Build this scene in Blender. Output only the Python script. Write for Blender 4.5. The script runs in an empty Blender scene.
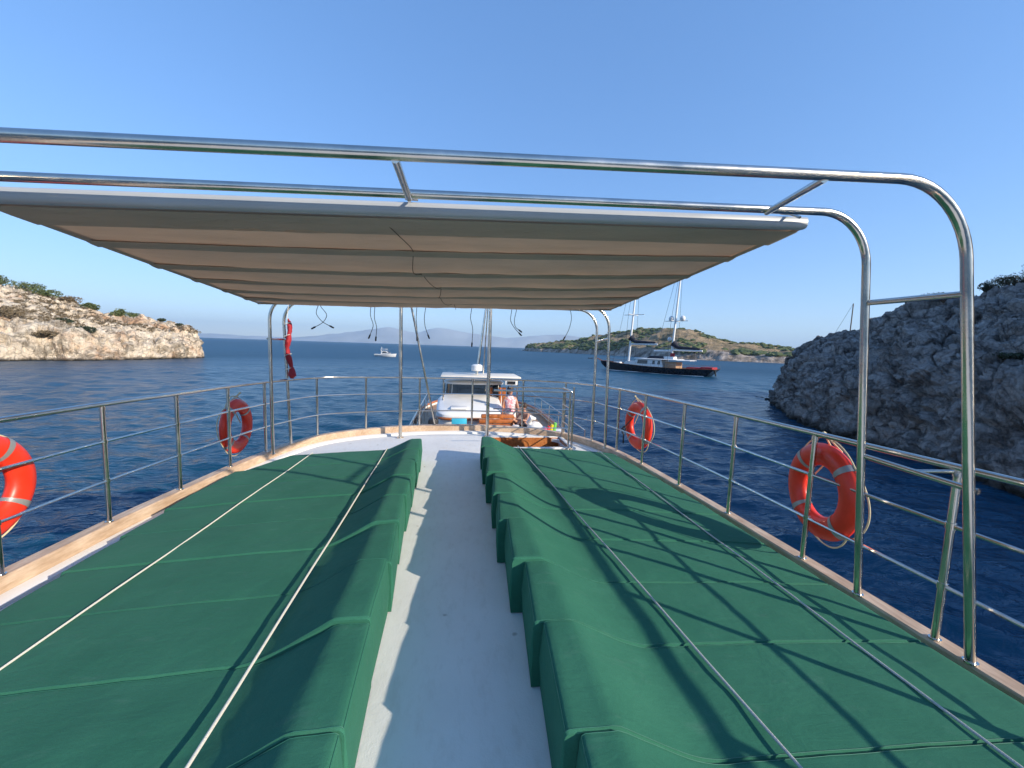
import bpy, bmesh, math, random
from mathutils import Vector, Matrix, noise

C = bpy.context.scene.collection
SC = bpy.context.scene
random.seed(7)

# ------------------------------------------------------------------ camera
F_PX = 390.0
ROLL = math.atan(.0327); PITCH = math.atan(36.6 * math.cos(ROLL) / F_PX); YAW = math.radians(8.168)
CAM = Vector((0, 0, 1.65))
cF = Vector((math.sin(YAW) * math.cos(PITCH), math.cos(YAW) * math.cos(PITCH), -math.sin(PITCH)))
r0 = Vector((math.cos(YAW), -math.sin(YAW), 0)); u0 = r0.cross(cF)
cR = r0 * math.cos(ROLL) + u0 * math.sin(ROLL); cU = u0 * math.cos(ROLL) - r0 * math.sin(ROLL)
cam = bpy.data.cameras.new('camera'); cam.sensor_width = 36; cam.lens = F_PX / 1024 * 36
cam.clip_start = .05; cam.clip_end = 60000
co = bpy.data.objects.new('camera', cam); C.objects.link(co); SC.camera = co
co.matrix_world = Matrix(((cR.x, cU.x, -cF.x, CAM.x), (cR.y, cU.y, -cF.y, CAM.y), (cR.z, cU.z, -cF.z, CAM.z), (0, 0, 0, 1)))

# ------------------------------------------------------------------ world, sun, exposure
SUN = Vector((1.93, -1.5, 1.0)).normalized()
w = bpy.data.worlds.new('World'); SC.world = w; w.use_nodes = True
nt = w.node_tree; nt.nodes.clear()
sky = nt.nodes.new('ShaderNodeTexSky'); sky.sky_type = 'NISHITA'; sky.sun_disc = False
sky.sun_elevation = math.asin(SUN.z); sky.sun_rotation = math.atan2(SUN.x, SUN.y)
sky.altitude = 0; sky.air_density = 1.0; sky.dust_density = .15; sky.ozone_density = 3.0
bg = nt.nodes.new('ShaderNodeBackground'); bg.inputs[1].default_value = .15
wo = nt.nodes.new('ShaderNodeOutputWorld')
hs = nt.nodes.new('ShaderNodeHueSaturation'); hs.inputs['Saturation'].default_value = 1.4; hs.inputs['Value'].default_value = 1.2
gm = nt.nodes.new('ShaderNodeGamma'); gm.inputs[1].default_value = .56
nt.links.new(sky.outputs[0], gm.inputs[0]); nt.links.new(gm.outputs[0], hs.inputs['Color']); tn = nt.nodes.new('ShaderNodeMix'); tn.data_type = 'RGBA'; tn.blend_type = 'MULTIPLY'; tn.inputs[0].default_value = 1; tn.inputs[7].default_value = (.83, .95, 1.2, 1)
nt.links.new(hs.outputs[0], tn.inputs[6]); nt.links.new(tn.outputs[2], bg.inputs[0]); nt.links.new(bg.outputs[0], wo.inputs[0])
sl = bpy.data.lights.new('sun', 'SUN'); sl.energy = 3.15; sl.angle = math.radians(.53); sl.color = (1, .89, .73)
so = bpy.data.objects.new('sun', sl); C.objects.link(so)
so.rotation_euler = SUN.to_track_quat('Z', 'Y').to_euler()
SC.view_settings.view_transform = 'Standard'; SC.view_settings.look = 'None'
SC.view_settings.exposure = 1.08; SC.view_settings.gamma = 1

WATER = -3.4

# ------------------------------------------------------------------ helpers
def ray(px, py): return cF + cR * ((px - 512) / F_PX) + cU * ((384 - py) / F_PX)
def at_depth(px, py, d): return CAM + ray(px, py) * d
def on_water(px, py):
    v = ray(px, py); return CAM + v * ((WATER - CAM.z) / v.z)

def deck_z(x, y): return .06 - .016 * y - .016 * x * x

class MB:
    def __init__(s): s.v = []; s.f = []; s.sm = True
    def add(s, vs, fs):
        n = len(s.v); s.v += [Vector(p) for p in vs]; s.f += [tuple(i + n for i in q) for q in fs]; return s
    def box(s, c, d, rz=0, b=0):
        c = Vector(c); M = Matrix.Rotation(rz, 3, 'Z'); x, y, z = d[0] / 2, d[1] / 2, d[2] / 2
        if b <= 0:
            vs = [c + M @ Vector((i * x, j * y, k * z)) for i in (-1, 1) for j in (-1, 1) for k in (-1, 1)]
            return s.add(vs, [(0, 1, 3, 2), (4, 6, 7, 5), (0, 4, 5, 1), (2, 3, 7, 6), (0, 2, 6, 4), (1, 5, 7, 3)])
        bm = bmesh.new(); bmesh.ops.create_cube(bm, size=1, matrix=Matrix.Diagonal((d[0], d[1], d[2], 1)))
        bmesh.ops.bevel(bm, geom=bm.edges[:], offset=b, segments=2, affect='EDGES', profile=.5)
        bm.verts.ensure_lookup_table()
        vs = [c + M @ v.co for v in bm.verts]; fs = [tuple(v.index for v in f.verts) for f in bm.faces]; bm.free()
        return s.add(vs, fs)
    def tube(s, pts, r, seg=10, closed=False, caps=True):
        P = [Vector(p) for p in pts]; n = len(P)
        rr = r if isinstance(r, (list, tuple)) else [r] * n
        T = []
        for i in range(n):
            a = P[(i - 1) % n] if (closed or i > 0) else P[0]; b = P[(i + 1) % n] if (closed or i < n - 1) else P[-1]
            T.append((b - a).normalized())
        up = Vector((0, 0, 1)) if abs(T[0].z) < .9 else Vector((1, 0, 0))
        N = (up - T[0] * up.dot(T[0])).normalized(); vs = []
        for i in range(n):
            N = (N - T[i] * N.dot(T[i])).normalized(); Bn = T[i].cross(N)
            for k in range(seg):
                a = 2 * math.pi * k / seg; vs.append(P[i] + (N * math.cos(a) + Bn * math.sin(a)) * rr[i])
        fs = []
        for i in range(n if closed else n - 1):
            j = (i + 1) % n
            for k in range(seg):
                k2 = (k + 1) % seg; fs.append((i * seg + k, i * seg + k2, j * seg + k2, j * seg + k))
        if caps and not closed:
            fs.append(tuple(range(seg - 1, -1, -1))); fs.append(tuple((n - 1) * seg + k for k in range(seg)))
        return s.add(vs, fs)
    def ball(s, c, r, sub=2, sc=(1, 1, 1), jit=0):
        bm = bmesh.new(); bmesh.ops.create_icosphere(bm, subdivisions=sub, radius=1)
        bm.verts.ensure_lookup_table(); vs = []
        for v in bm.verts:
            k = 1 + jit * (random.random() - .5)
            vs.append(Vector(c) + Vector((v.co.x * sc[0], v.co.y * sc[1], v.co.z * sc[2])) * r * k)
        fs = [tuple(v.index for v in f.verts) for f in bm.faces]; bm.free(); return s.add(vs, fs)
    def grid(s, rows, closeu=False):
        nu = len(rows); nv = len(rows[0]); vs = [p for r in rows for p in r]; fs = []
        for i in range(nu - 1 + (1 if closeu else 0)):
            for j in range(nv - 1):
                a = i * nv + j; b = ((i + 1) % nu) * nv + j; fs.append((a, b, b + 1, a + 1))
        return s.add(vs, fs)
    def build(s, name, mat, parent=None, origin=None, flat=False, label=None, cat=None, group=None, kind=None):
        me = bpy.data.meshes.new(name); o = bpy.data.objects.new(name, me)
        if parent is not None: org = Vector(parent['_o'])
        else: org = Vector(origin) if origin is not None else Vector((0, 0, 0))
        me.from_pydata([tuple(v - org) for v in s.v], [], s.f); me.validate()
        bm = bmesh.new(); bm.from_mesh(me); bmesh.ops.recalc_face_normals(bm, faces=bm.faces); bm.to_mesh(me); bm.free()
        if not flat:
            try: me.shade_smooth()
            except Exception: pass
            me.set_sharp_from_angle(angle=math.radians(38))
        if isinstance(mat, (list, tuple)):
            for m in mat: me.materials.append(m)
        else: me.materials.append(mat)
        C.objects.link(o); o['_o'] = tuple(org)
        if parent is not None: o.parent = parent
        else: o.location = org
        tag(o, label, cat, group, kind); return o

def tag(o, label=None, cat=None, group=None, kind=None):
    if label: o['label'] = label
    if cat: o['category'] = cat
    if group: o['group'] = group
    if kind: o['kind'] = kind
    return o
def thing(name, loc, label, cat, group=None):
    o = bpy.data.objects.new(name, None); C.objects.link(o); o.location = loc; o['_o'] = tuple(loc)
    o.empty_display_size = .1
    return tag(o, label, cat, group)
def fillet(P, r, n=8):
    P = [Vector(p) for p in P]; out = [P[0]]
    for i in range(1, len(P) - 1):
        a, b, c = P[i - 1], P[i], P[i + 1]; u = (a - b).normalized(); v = (c - b).normalized()
        ang = u.angle(v)
        if ang > math.pi - .01: out.append(b); continue
        d = min(r / math.tan(ang / 2), (a - b).length * .49, (c - b).length * .49)
        p, q = b + u * d, b + v * d; rr = d * math.tan(ang / 2)
        bis = (u + v).normalized(); cen = b + bis * (rr / math.sin(ang / 2))
        e1 = (p - cen); e2 = (q - cen); tot = e1.angle(e2)
        for k in range(n + 1):
            t = k / n; out.append(cen + (e1 * math.sin((1 - t) * tot) + e2 * math.sin(t * tot)) / math.sin(tot))
    out.append(P[-1]); return out
def lerp_tab(tab, x):
    if x <= tab[0][0]: return tab[0][1]
    for (a, b), (c, d) in zip(tab, tab[1:]):
        if x <= c: return b + (d - b) * (x - a) / (c - a)
    return tab[-1][1]
def sstep(t): t = max(0, min(1, t)); return t * t * (3 - 2 * t)

# ------------------------------------------------------------------ materials
def new_mat(name):
    m = bpy.data.materials.new(name); m.use_nodes = True; n = m.node_tree
    return m, n, n.nodes['Principled BSDF'], n.nodes['Material Output']
def nn(n, t, **k):
    x = n.nodes.new(t)
    for a, b in k.items():
        if a in x.inputs.keys() if hasattr(x.inputs, 'keys') else False: x.inputs[a].default_value = b
        else: setattr(x, a, b)
    return x
def tex_noise(n, scale, detail=6, rough=.55, vec=None, dist=0):
    t = n.nodes.new('ShaderNodeTexNoise'); t.inputs['Scale'].default_value = scale
    t.inputs['Detail'].default_value = detail; t.inputs['Roughness'].default_value = rough; t.inputs['Distortion'].default_value = dist
    if vec is not None: n.links.new(vec, t.inputs['Vector'])
    return t
def ramp(n, fac, stops):
    r = n.nodes.new('ShaderNodeValToRGB'); n.links.new(fac, r.inputs[0]); e = r.color_ramp.elements
    while len(e) < len(stops): e.new(.5)
    for i, (p, c) in enumerate(stops):
        e[i].position = p; e[i].color = (*c, 1) if len(c) == 3 else c
    return r
def mix(n, fac, a, b, mode='MIX'):
    m = n.nodes.new('ShaderNodeMix'); m.data_type = 'RGBA'; m.blend_type = mode
    if isinstance(fac, (int, float)): m.inputs[0].default_value = fac
    else: n.links.new(fac, m.inputs[0])
    for i, v in ((6, a), (7, b)):
        if isinstance(v, tuple): m.inputs[i].default_value = (*v, 1)
        else: n.links.new(v, m.inputs[i])
    return m.outputs[2]
def geo_pos(n):
    g = n.nodes.new('ShaderNodeNewGeometry'); return g.outputs['Position']
def mapping(n, vec, scale=(1, 1, 1), rot=(0, 0, 0)):
    m = n.nodes.new('ShaderNodeMapping'); m.inputs['Scale'].default_value = scale; m.inputs['Rotation'].default_value = rot
    n.links.new(vec, m.inputs[0]); return m.outputs[0]
def bump(n, b, h, strength, dist, prev=None):
    x = n.nodes.new('ShaderNodeBump'); x.inputs['Strength'].default_value = strength; x.inputs['Distance'].default_value = dist
    n.links.new(h, x.inputs['Height'])
    if prev is not None: n.links.new(prev, x.inputs['Normal'])
    if b is not None: n.links.new(x.outputs[0], b.inputs['Normal'])
    return x.outputs[0]

def simple(name, col, rough=.5, metal=0, var=.12, scale=3., bstr=0, bscale=60, bdist=.002, spec=.5):
    m, n, b, o = new_mat(name); p = geo_pos(n)
    t = tex_noise(n, scale, 5, .6, p)
    dark = tuple(c * (1 - var) for c in col); lite = tuple(min(1, c * (1 + var)) for c in col)
    r = ramp(n, t.outputs[0], [(.3, dark), (.7, lite)]); n.links.new(r.outputs[0], b.inputs['Base Color'])
    rr = ramp(n, t.outputs[0], [(.3, (max(0, rough - .07),) * 3), (.7, (min(1, rough + .07),) * 3)])
    n.links.new(rr.outputs[0], b.inputs['Roughness'])
    b.inputs['Metallic'].default_value = metal; b.inputs['Specular IOR Level'].default_value = spec
    if bstr: bump(n, b, tex_noise(n, bscale, 3, .6, p).outputs[0], bstr, bdist)
    return m

M = {}
M['steel'] = simple('polished_steel', (.64, .59, .52), .2, 1, .12, 6, .3, 22, .0015)
M['steel_far'] = M['steel']
M['white_gel'] = simple('white_gelcoat', (.78, .77, .74), .35, 0, .05, 2)
M['black_rubber'] = simple('black_rubber', (.015, .015, .017), .5)
M['black_hull'] = simple('black_hull_paint', (.012, .013, .018), .2, var=.2)
M['glass'] = simple('dark_glass', (.01, .013, .018), .05, spec=.8)
M['varnish'] = simple('varnished_wood', (.42, .13, .035), .22, 0, .35, 9)
M['skin'] = simple('tanned_skin', (.5, .25, .16), .5, 0, .08, 20)
M['hair'] = simple('dark_hair', (.04, .022, .015), .6)
M['redcloth'] = simple('red_cloth', (.34, .012, .018), .7, 0, .2, 30)
M['darkcloth'] = simple('dark_cloth', (.02, .022, .035), .8)
M['whitecloth'] = simple('white_cloth', (.75, .73, .7), .8)
M['pinkcloth'] = simple('pink_white_cloth', (.75, .35, .33), .8, 0, .5, 12)
def mat_print():
    m, n, b, o = new_mat('red_white_print'); p = geo_pos(n)
    t = tex_noise(n, 13, 3, .5, p); a = ramp(n, t.outputs[0], [(.44, (.82, .74, .72)), (.5, (.7, .08, .12)), (.6, (.8, .6, .6))])
    n.links.new(a.outputs[0], b.inputs['Base Color']); b.inputs['Roughness'].default_value = .8; return m
M['pinkcloth'] = mat_print()
M['blue'] = simple('light_blue_panel', (.05, .45, .62), .4)
M['ropew'] = simple('white_rope', (.72, .68, .58), .8, 0, .15, 200, .8, 260, .004)
M['ropeg'] = simple('grey_rope', (.5, .5, .46), .6, 0, .3, 200, .8, 260, .004)
M['cable'] = simple('black_cable', (.02, .02, .022), .5)
M['orange'] = simple('orange_ring_plastic', (.82, .04, .014), .38, 0, .12, 6, .15, 30, .002)
M['band'] = simple('reflective_band', (.34, .33, .32), .4, .3)
M['yellow'] = simple('yellow_vinyl', (.85, .6, .03), .35)
M['magenta'] = simple('magenta_vinyl', (.7, .06, .3), .35)
M['green_v'] = simple('lime_vinyl', (.2, .6, .1), .35)

def mat_deck():
    m, n, b, o = new_mat('white_deck_paint'); p = geo_pos(n)
    t1 = tex_noise(n, 1.3, 6, .6, p); t2 = tex_noise(n, 18, 6, .7, mapping(n, p, (1, .35, 1)))
    c1 = ramp(n, t1.outputs[0], [(.3, (.74, .72, .68)), (.65, (.81, .795, .75))])
    c2 = ramp(n, t2.outputs[0], [(.25, (.9, .89, .87)), (.5, (1, 1, 1))])
    c = mix(n, 1, c1.outputs[0], c2.outputs[0], 'MULTIPLY')
    t3 = tex_noise(n, 7, 2, .5, p); sp = ramp(n, t3.outputs[0], [(.73, (1, 1, 1)), (.76, (.45, .42, .38))])
    c = mix(n, .7, c, sp.outputs[0], 'MULTIPLY'); n.links.new(c, b.inputs['Base Color'])
    b.inputs['Roughness'].default_value = .6; b.inputs['Specular IOR Level'].default_value = .25
    nb = bump(n, None, tex_noise(n, 140, 3, .6, p).outputs[0], .35, .003)
    bump(n, b, tex_noise(n, 9, 4, .6, p).outputs[0], .3, .01, nb); return m
M['deck'] = mat_deck()

def mat_teak(name, c1, c2, rough=.55):
    m, n, b, o = new_mat(name); p = geo_pos(n)
    t = tex_noise(n, 7, 7, .65, mapping(n, p, (5, .8, 5))); t2 = tex_noise(n, 2.5, 4, .6, p)
    a = ramp(n, t.outputs[0], [(.3, c1), (.68, c2)])
    s = ramp(n, t2.outputs[0], [(.35, (.78, .72, .66)), (.6, (1, 1, 1))])
    n.links.new(mix(n, 1, a.outputs[0], s.outputs[0], 'MULTIPLY'), b.inputs['Base Color']); b.inputs['Roughness'].default_value = rough
    bump(n, b, t.outputs[0], .4, .003); return m
M['teak'] = mat_teak('bleached_teak', (.45, .31, .2), (.72, .55, .4))
M['hatchwood'] = mat_teak('varnished_mahogany', (.33, .10, .03), (.6, .24, .08), .3)
M['teakdeck'] = mat_teak('teak_deck_planks', (.32, .19, .11), (.5, .33, .2), .6)

def mat_green():
    m, n, b, o = new_mat('green_awning_canvas'); p = geo_pos(n)
    t = tex_noise(n, 2.2, 6, .6, p); t2 = tex_noise(n, 420, 2, .5, p); t3 = tex_noise(n, 5, 7, .7, mapping(n, p, (1, 2.2, 1), (0, 0, .5)))
    a = ramp(n, t.outputs[0], [(.3, (.028, .134, .083)), (.7, (.04, .165, .103))])
    f = ramp(n, t2.outputs[0], [(.3, (.82, .82, .82)), (.7, (1.1, 1.1, 1.1))])
    c = mix(n, 1, a.outputs[0], f.outputs[0], 'MULTIPLY')
    s = ramp(n, t3.outputs[0], [(.58, (0, 0, 0)), (.78, (.3, .3, .3))])
    c = mix(n, s.outputs[0], c, (.11, .2, .16)); n.links.new(c, b.inputs['Base Color'])
    b.inputs['Roughness'].default_value = .85; b.inputs['Specular IOR Level'].default_value = .1
    b.inputs['Sheen Weight'].default_value = .04; b.inputs['Sheen Roughness'].default_value = .45; b.inputs['Sheen Tint'].default_value = (.5, .8, .7, 1)
    nb = bump(n, None, t2.outputs[0], .35, .0012)
    nb = bump(n, None, tex_noise(n, 30, 3, .6, p).outputs[0], .25, .002, nb)
    nb = bump(n, None, tex_noise(n, 5, 4, .55, p, .4).outputs[0], .5, .016, nb)
    bump(n, b, tex_noise(n, 11, 5, .6, mapping(n, p, (.35, 1.6, 1), (0, 0, .3)), 1.2).outputs[0], .35, .008, nb); return m
M['green'] = mat_green()
M['piping'] = simple('green_piping', (.03, .15, .10), .55, 0, .1, 30)

def mat_awning(name, col, tr):
    m, n, b, o = new_mat(name); p = geo_pos(n)
    t = tex_noise(n, 2.5, 5, .6, mapping(n, p, (.6, 3, 1))); a = ramp(n, t.outputs[0], [(.3, tuple(c * .88 for c in col)), (.7, col)])
    n.links.new(a.outputs[0], b.inputs['Base Color']); b.inputs['Roughness'].default_value = .85; b.inputs['Specular IOR Level'].default_value = .2
    bump(n, b, tex_noise(n, 3.5, 5, .6, mapping(n, p, (1.2, 3, 1)), .6).outputs[0], .55, .03)
    td = n.nodes.new('ShaderNodeBsdfTranslucent'); n.links.new(a.outputs[0], td.inputs[0])
    ms = n.nodes.new('ShaderNodeMixShader'); ms.inputs[0].default_value = tr
    n.links.new(b.outputs[0], ms.inputs[1]); n.links.new(td.outputs[0], ms.inputs[2]); n.links.new(ms.outputs[0], o.inputs[0]); return m
M['awning'] = mat_awning('taupe_awning_fabric', (.76, .6, .46), .5)
M['sleeve'] = mat_awning('awning_sleeve_fabric', (.56, .47, .38), .24)

def mat_rock(name, cols, sc=1., bstr=1., bdist=.3, stain=None, sea=True, det=.75, st0=.5):
    m, n, b, o = new_mat(name); p = geo_pos(n)
    t = tex_noise(n, .9 * sc, 9, .68, p); a = ramp(n, t.outputs[0], [(.28 + .44 * i / (len(cols) - 1), c) for i, c in enumerate(cols)])
    c = a.outputs[0]
    if stain:
        t2 = tex_noise(n, .22 * sc, 7, .65, p); s = ramp(n, t2.outputs[0], [(st0, (0, 0, 0)), (st0 + .12, (1, 1, 1))])
        c = mix(n, s.outputs[0], c, stain)
    wv = n.nodes.new('ShaderNodeTexNoise'); wv.inputs['Scale'].default_value = .5 * sc; wv.inputs['Detail'].default_value = 5; n.links.new(p, wv.inputs['Vector'])
    pw = n.nodes.new('ShaderNodeMix'); pw.data_type = 'VECTOR'; pw.inputs[0].default_value = .5
    n.links.new(mapping(n, p, (1, 1, 1.3)), pw.inputs[4])
    ws = n.nodes.new('ShaderNodeVectorMath'); ws.operation = 'SCALE'; ws.inputs[3].default_value = 7 / sc; n.links.new(wv.outputs[1], ws.inputs[0])
    n.links.new(ws.outputs[0], pw.inputs[5])
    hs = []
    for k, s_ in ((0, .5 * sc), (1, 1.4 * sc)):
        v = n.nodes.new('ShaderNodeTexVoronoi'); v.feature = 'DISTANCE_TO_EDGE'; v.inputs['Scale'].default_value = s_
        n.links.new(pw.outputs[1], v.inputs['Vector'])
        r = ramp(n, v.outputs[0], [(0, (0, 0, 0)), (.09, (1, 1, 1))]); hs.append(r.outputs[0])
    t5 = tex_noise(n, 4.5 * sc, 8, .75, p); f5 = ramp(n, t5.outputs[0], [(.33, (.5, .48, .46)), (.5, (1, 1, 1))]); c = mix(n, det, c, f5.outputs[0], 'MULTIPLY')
    cr = mix(n, .5, c, hs[0], 'MULTIPLY'); cr = mix(n, .3, cr, hs[1], 'MULTIPLY')  # crevice shade painted into the base colour along the crack lines
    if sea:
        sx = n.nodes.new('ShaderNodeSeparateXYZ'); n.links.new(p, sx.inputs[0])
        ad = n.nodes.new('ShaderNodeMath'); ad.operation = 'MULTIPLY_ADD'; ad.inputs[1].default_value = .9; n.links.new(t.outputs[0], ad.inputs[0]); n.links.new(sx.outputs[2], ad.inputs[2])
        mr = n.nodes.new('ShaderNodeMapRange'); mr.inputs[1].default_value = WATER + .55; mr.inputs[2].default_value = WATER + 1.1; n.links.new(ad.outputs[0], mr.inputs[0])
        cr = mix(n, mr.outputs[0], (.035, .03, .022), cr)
    n.links.new(cr, b.inputs['Base Color']); b.inputs['Roughness'].default_value = .9; b.inputs['Specular IOR Level'].default_value = .2
    nb = bump(n, None, hs[0], .8 * bstr, bdist); nb = bump(n, None, hs[1], .6 * bstr, bdist * .4, nb)
    nb = bump(n, None, tex_noise(n, 1.6 * sc, 10, .72, p).outputs[0], bstr, bdist * 1.6, nb)
    bump(n, b, tex_noise(n, 6 * sc, 6, .7, p).outputs[0], bstr, bdist * .4, nb); return m
M['rock_l'] = mat_rock('warm_limestone', [(.52, .40, .28), (.80, .67, .51), (.88, .79, .65)], .55, .8, .6, (.66, .42, .26), det=.45, st0=.52)
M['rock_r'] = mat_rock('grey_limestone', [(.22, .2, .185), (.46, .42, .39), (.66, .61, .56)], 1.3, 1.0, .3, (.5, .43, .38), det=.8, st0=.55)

def mat_island():
    m, n, b, o = new_mat('scrub_hillside'); p = geo_pos(n)
    t = tex_noise(n, .05, 9, .72, mapping(n, p, (1, 1, 2.2))); a = ramp(n, t.outputs[0], [(.32, (.06, .062, .03)), (.43, (.2, .165, .095)), (.53, (.38, .28, .17)), (.7, (.46, .34, .21))])
    t2 = tex_noise(n, .12, 9, .75, p); rk = ramp(n, t2.outputs[0], [(.38, (.1, .085, .065)), (.5, (.38, .31, .25)), (.62, (.62, .53, .45))])
    sx = n.nodes.new('ShaderNodeSeparateXYZ'); n.links.new(p, sx.inputs[0])
    ad = n.nodes.new('ShaderNodeMath'); ad.operation = 'MULTIPLY_ADD'; ad.inputs[1].default_value = 14; n.links.new(t.outputs[0], ad.inputs[0]); n.links.new(sx.outputs[2], ad.inputs[2])
    mr = n.nodes.new('ShaderNodeMapRange'); mr.inputs[1].default_value = 9.5; mr.inputs[2].default_value = 13; n.links.new(ad.outputs[0], mr.inputs[0])
    c = mix(n, mr.outputs[0], rk.outputs[0], a.outputs[0])
    n.links.new(c, b.inputs['Base Color']); b.inputs['Roughness'].default_value = .95; b.inputs['Specular IOR Level'].default_value = .1
    bump(n, b, t2.outputs[0], 1, 5.); return m
M['island'] = mat_island()
M['mountain'] = simple('far_mountain', (.34, .36, .36), .95, 0, .3, .001)
M['leaf'] = simple('scrub_leaf', (.085, .11, .035), .8, 0, .45, 1.3)
M['leaf2'] = simple('dry_scrub_leaf', (.16, .12, .07), .85, 0, .4, 1.1)
M['leafd'] = simple('dark_leaf', (.028, .042, .02), .75, 0, .4, 1.3)
M['twig'] = simple('twig_bark', (.09, .065, .045), .9)

def mat_water():
    m, n, b, o = new_mat('sea_water'); p = geo_pos(n)
    b.inputs['Base Color'].default_value = (.002, .03, .075, 1); b.inputs['IOR'].default_value = 1.333
    b.inputs['Roughness'].default_value = .07; b.inputs['Specular IOR Level'].default_value = .28
    ln = n.nodes.new('ShaderNodeVectorMath'); ln.operation = 'LENGTH'; n.links.new(p, ln.inputs[0])
    lr_ = n.nodes.new('ShaderNodeMapRange'); lr_.inputs[1].default_value = 12; lr_.inputs[2].default_value = 140; lr_.inputs[3].default_value = .08; lr_.inputs[4].default_value = .42; n.links.new(ln.outputs['Value'], lr_.inputs[0]); n.links.new(lr_.outputs[0], b.inputs['Roughness'])
    t0 = tex_noise(n, .012, 4, .6, p); r = ramp(n, t0.outputs[0], [(.35, (.003, .046, .090)), (.65, (.007, .062, .118))]); n.links.new(r.outputs[0], b.inputs['Base Color'])
    a = tex_noise(n, .55, 3, .55, mapping(n, p, (.8, 1.5, 1), (0, 0, .35)), .3)
    c = tex_noise(n, 2.2, 4, .6, mapping(n, p, (.75, 1.5, 1), (0, 0, .15)), .4)
    d = tex_noise(n, .07, 3, .5, mapping(n, p, (.6, 1.5, 1), (0, 0, -.2)))
    nb = bump(n, None, d.outputs[0], .8, 1.0); nb = bump(n, None, a.outputs[0], 1, .35, nb); bump(n, b, c.outputs[0], 1, .11, nb)
    return m
M['water'] = mat_water()

# ------------------------------------------------------------------ sea: one sheet, real waves near the boats, flat far out
import numpy as np
def build_sea():
    rs_ = np.random.RandomState(3)
    R = [3.0]
    while R[-1] < 300: R.append(R[-1] * 1.0095)
    while R[-1] < 12500: R.append(R[-1] * 1.12)
    R = np.array(R)
    th = np.concatenate([np.linspace(-math.radians(78), math.radians(78), 760), np.linspace(math.radians(81), math.radians(279), 67)])
    RR, TT = np.meshgrid(R, th, indexing='ij'); X = RR * np.sin(TT); Yy = RR * np.cos(TT); Z = np.zeros_like(X)
    wind = math.radians(62); dr = RR * .0095 * 1.0; dt = RR * (156 / 759) * math.pi / 180; dt[:, 760:] = RR[:, 760:] * .052
    g = np.maximum(dr * .8, dt)
    for k in range(90):
        lam = .3 * (3.6 / .3) ** (k / 89); amp = .0068 * lam ** .74 * rs_.uniform(.6, 1.3)
        a = wind + rs_.normal(0, .55); kx, ky = math.cos(a) * 2 * math.pi / lam, math.sin(a) * 2 * math.pi / lam; ph = rs_.uniform(0, 6.28)
        Z += amp * np.clip((lam / g - 2.2) / 2.5, 0, 1) * (np.sin(kx * X + ky * Yy + ph + .6 * np.sin(.11 * X + .07 * Yy + k)) )
    patch = .75 + .35 * np.sin(.045 * X + 1.3 * np.sin(.03 * Yy)) * np.sin(.06 * Yy + 2)
    Z *= patch
    V = np.stack([X.ravel(), Yy.ravel(), Z.ravel()], 1)
    nr, nt_ = X.shape; i = np.arange(nr - 1)[:, None]; j = np.arange(nt_)[None, :]; j2 = (j + 1) % nt_
    Fc = np.stack([i * nt_ + j, i * nt_ + j2, (i + 1) * nt_ + j2, (i + 1) * nt_ + j], -1).reshape(-1, 4)
    Fc = Fc[:, ::-1]
    n = len(V); V = np.vstack([V, [[0, 0, 0]]]); me = bpy.data.meshes.new('sea')
    tri = [(int(n), int(q), int((q + 1) % nt_)) for q in range(nt_)]
    loops = np.concatenate([Fc.ravel(), np.array([(a_, c_, b_) for a_, b_, c_ in tri]).ravel()]).astype(np.int32)
    starts = np.concatenate([np.arange(len(Fc)) * 4, len(Fc) * 4 + np.arange(nt_) * 3]).astype(np.int32)
    me.vertices.add(len(V)); me.vertices.foreach_set('co', V.ravel().astype(np.float32))
    me.loops.add(len(loops)); me.loops.foreach_set('vertex_index', loops)
    me.polygons.add(len(starts)); me.polygons.foreach_set('loop_start', starts)
    me.update(calc_edges=True); me.validate(); me.shade_smooth(); me.materials.append(M['water'])
    if me.polygons[10].normal.z < 0: me.flip_normals()
    o = bpy.data.objects.new('sea', me); C.objects.link(o); o.location = (0, 0, WATER)
    tag(o, 'dark blue rippled sea stretching to the horizon', kind='structure')
build_sea()

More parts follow.
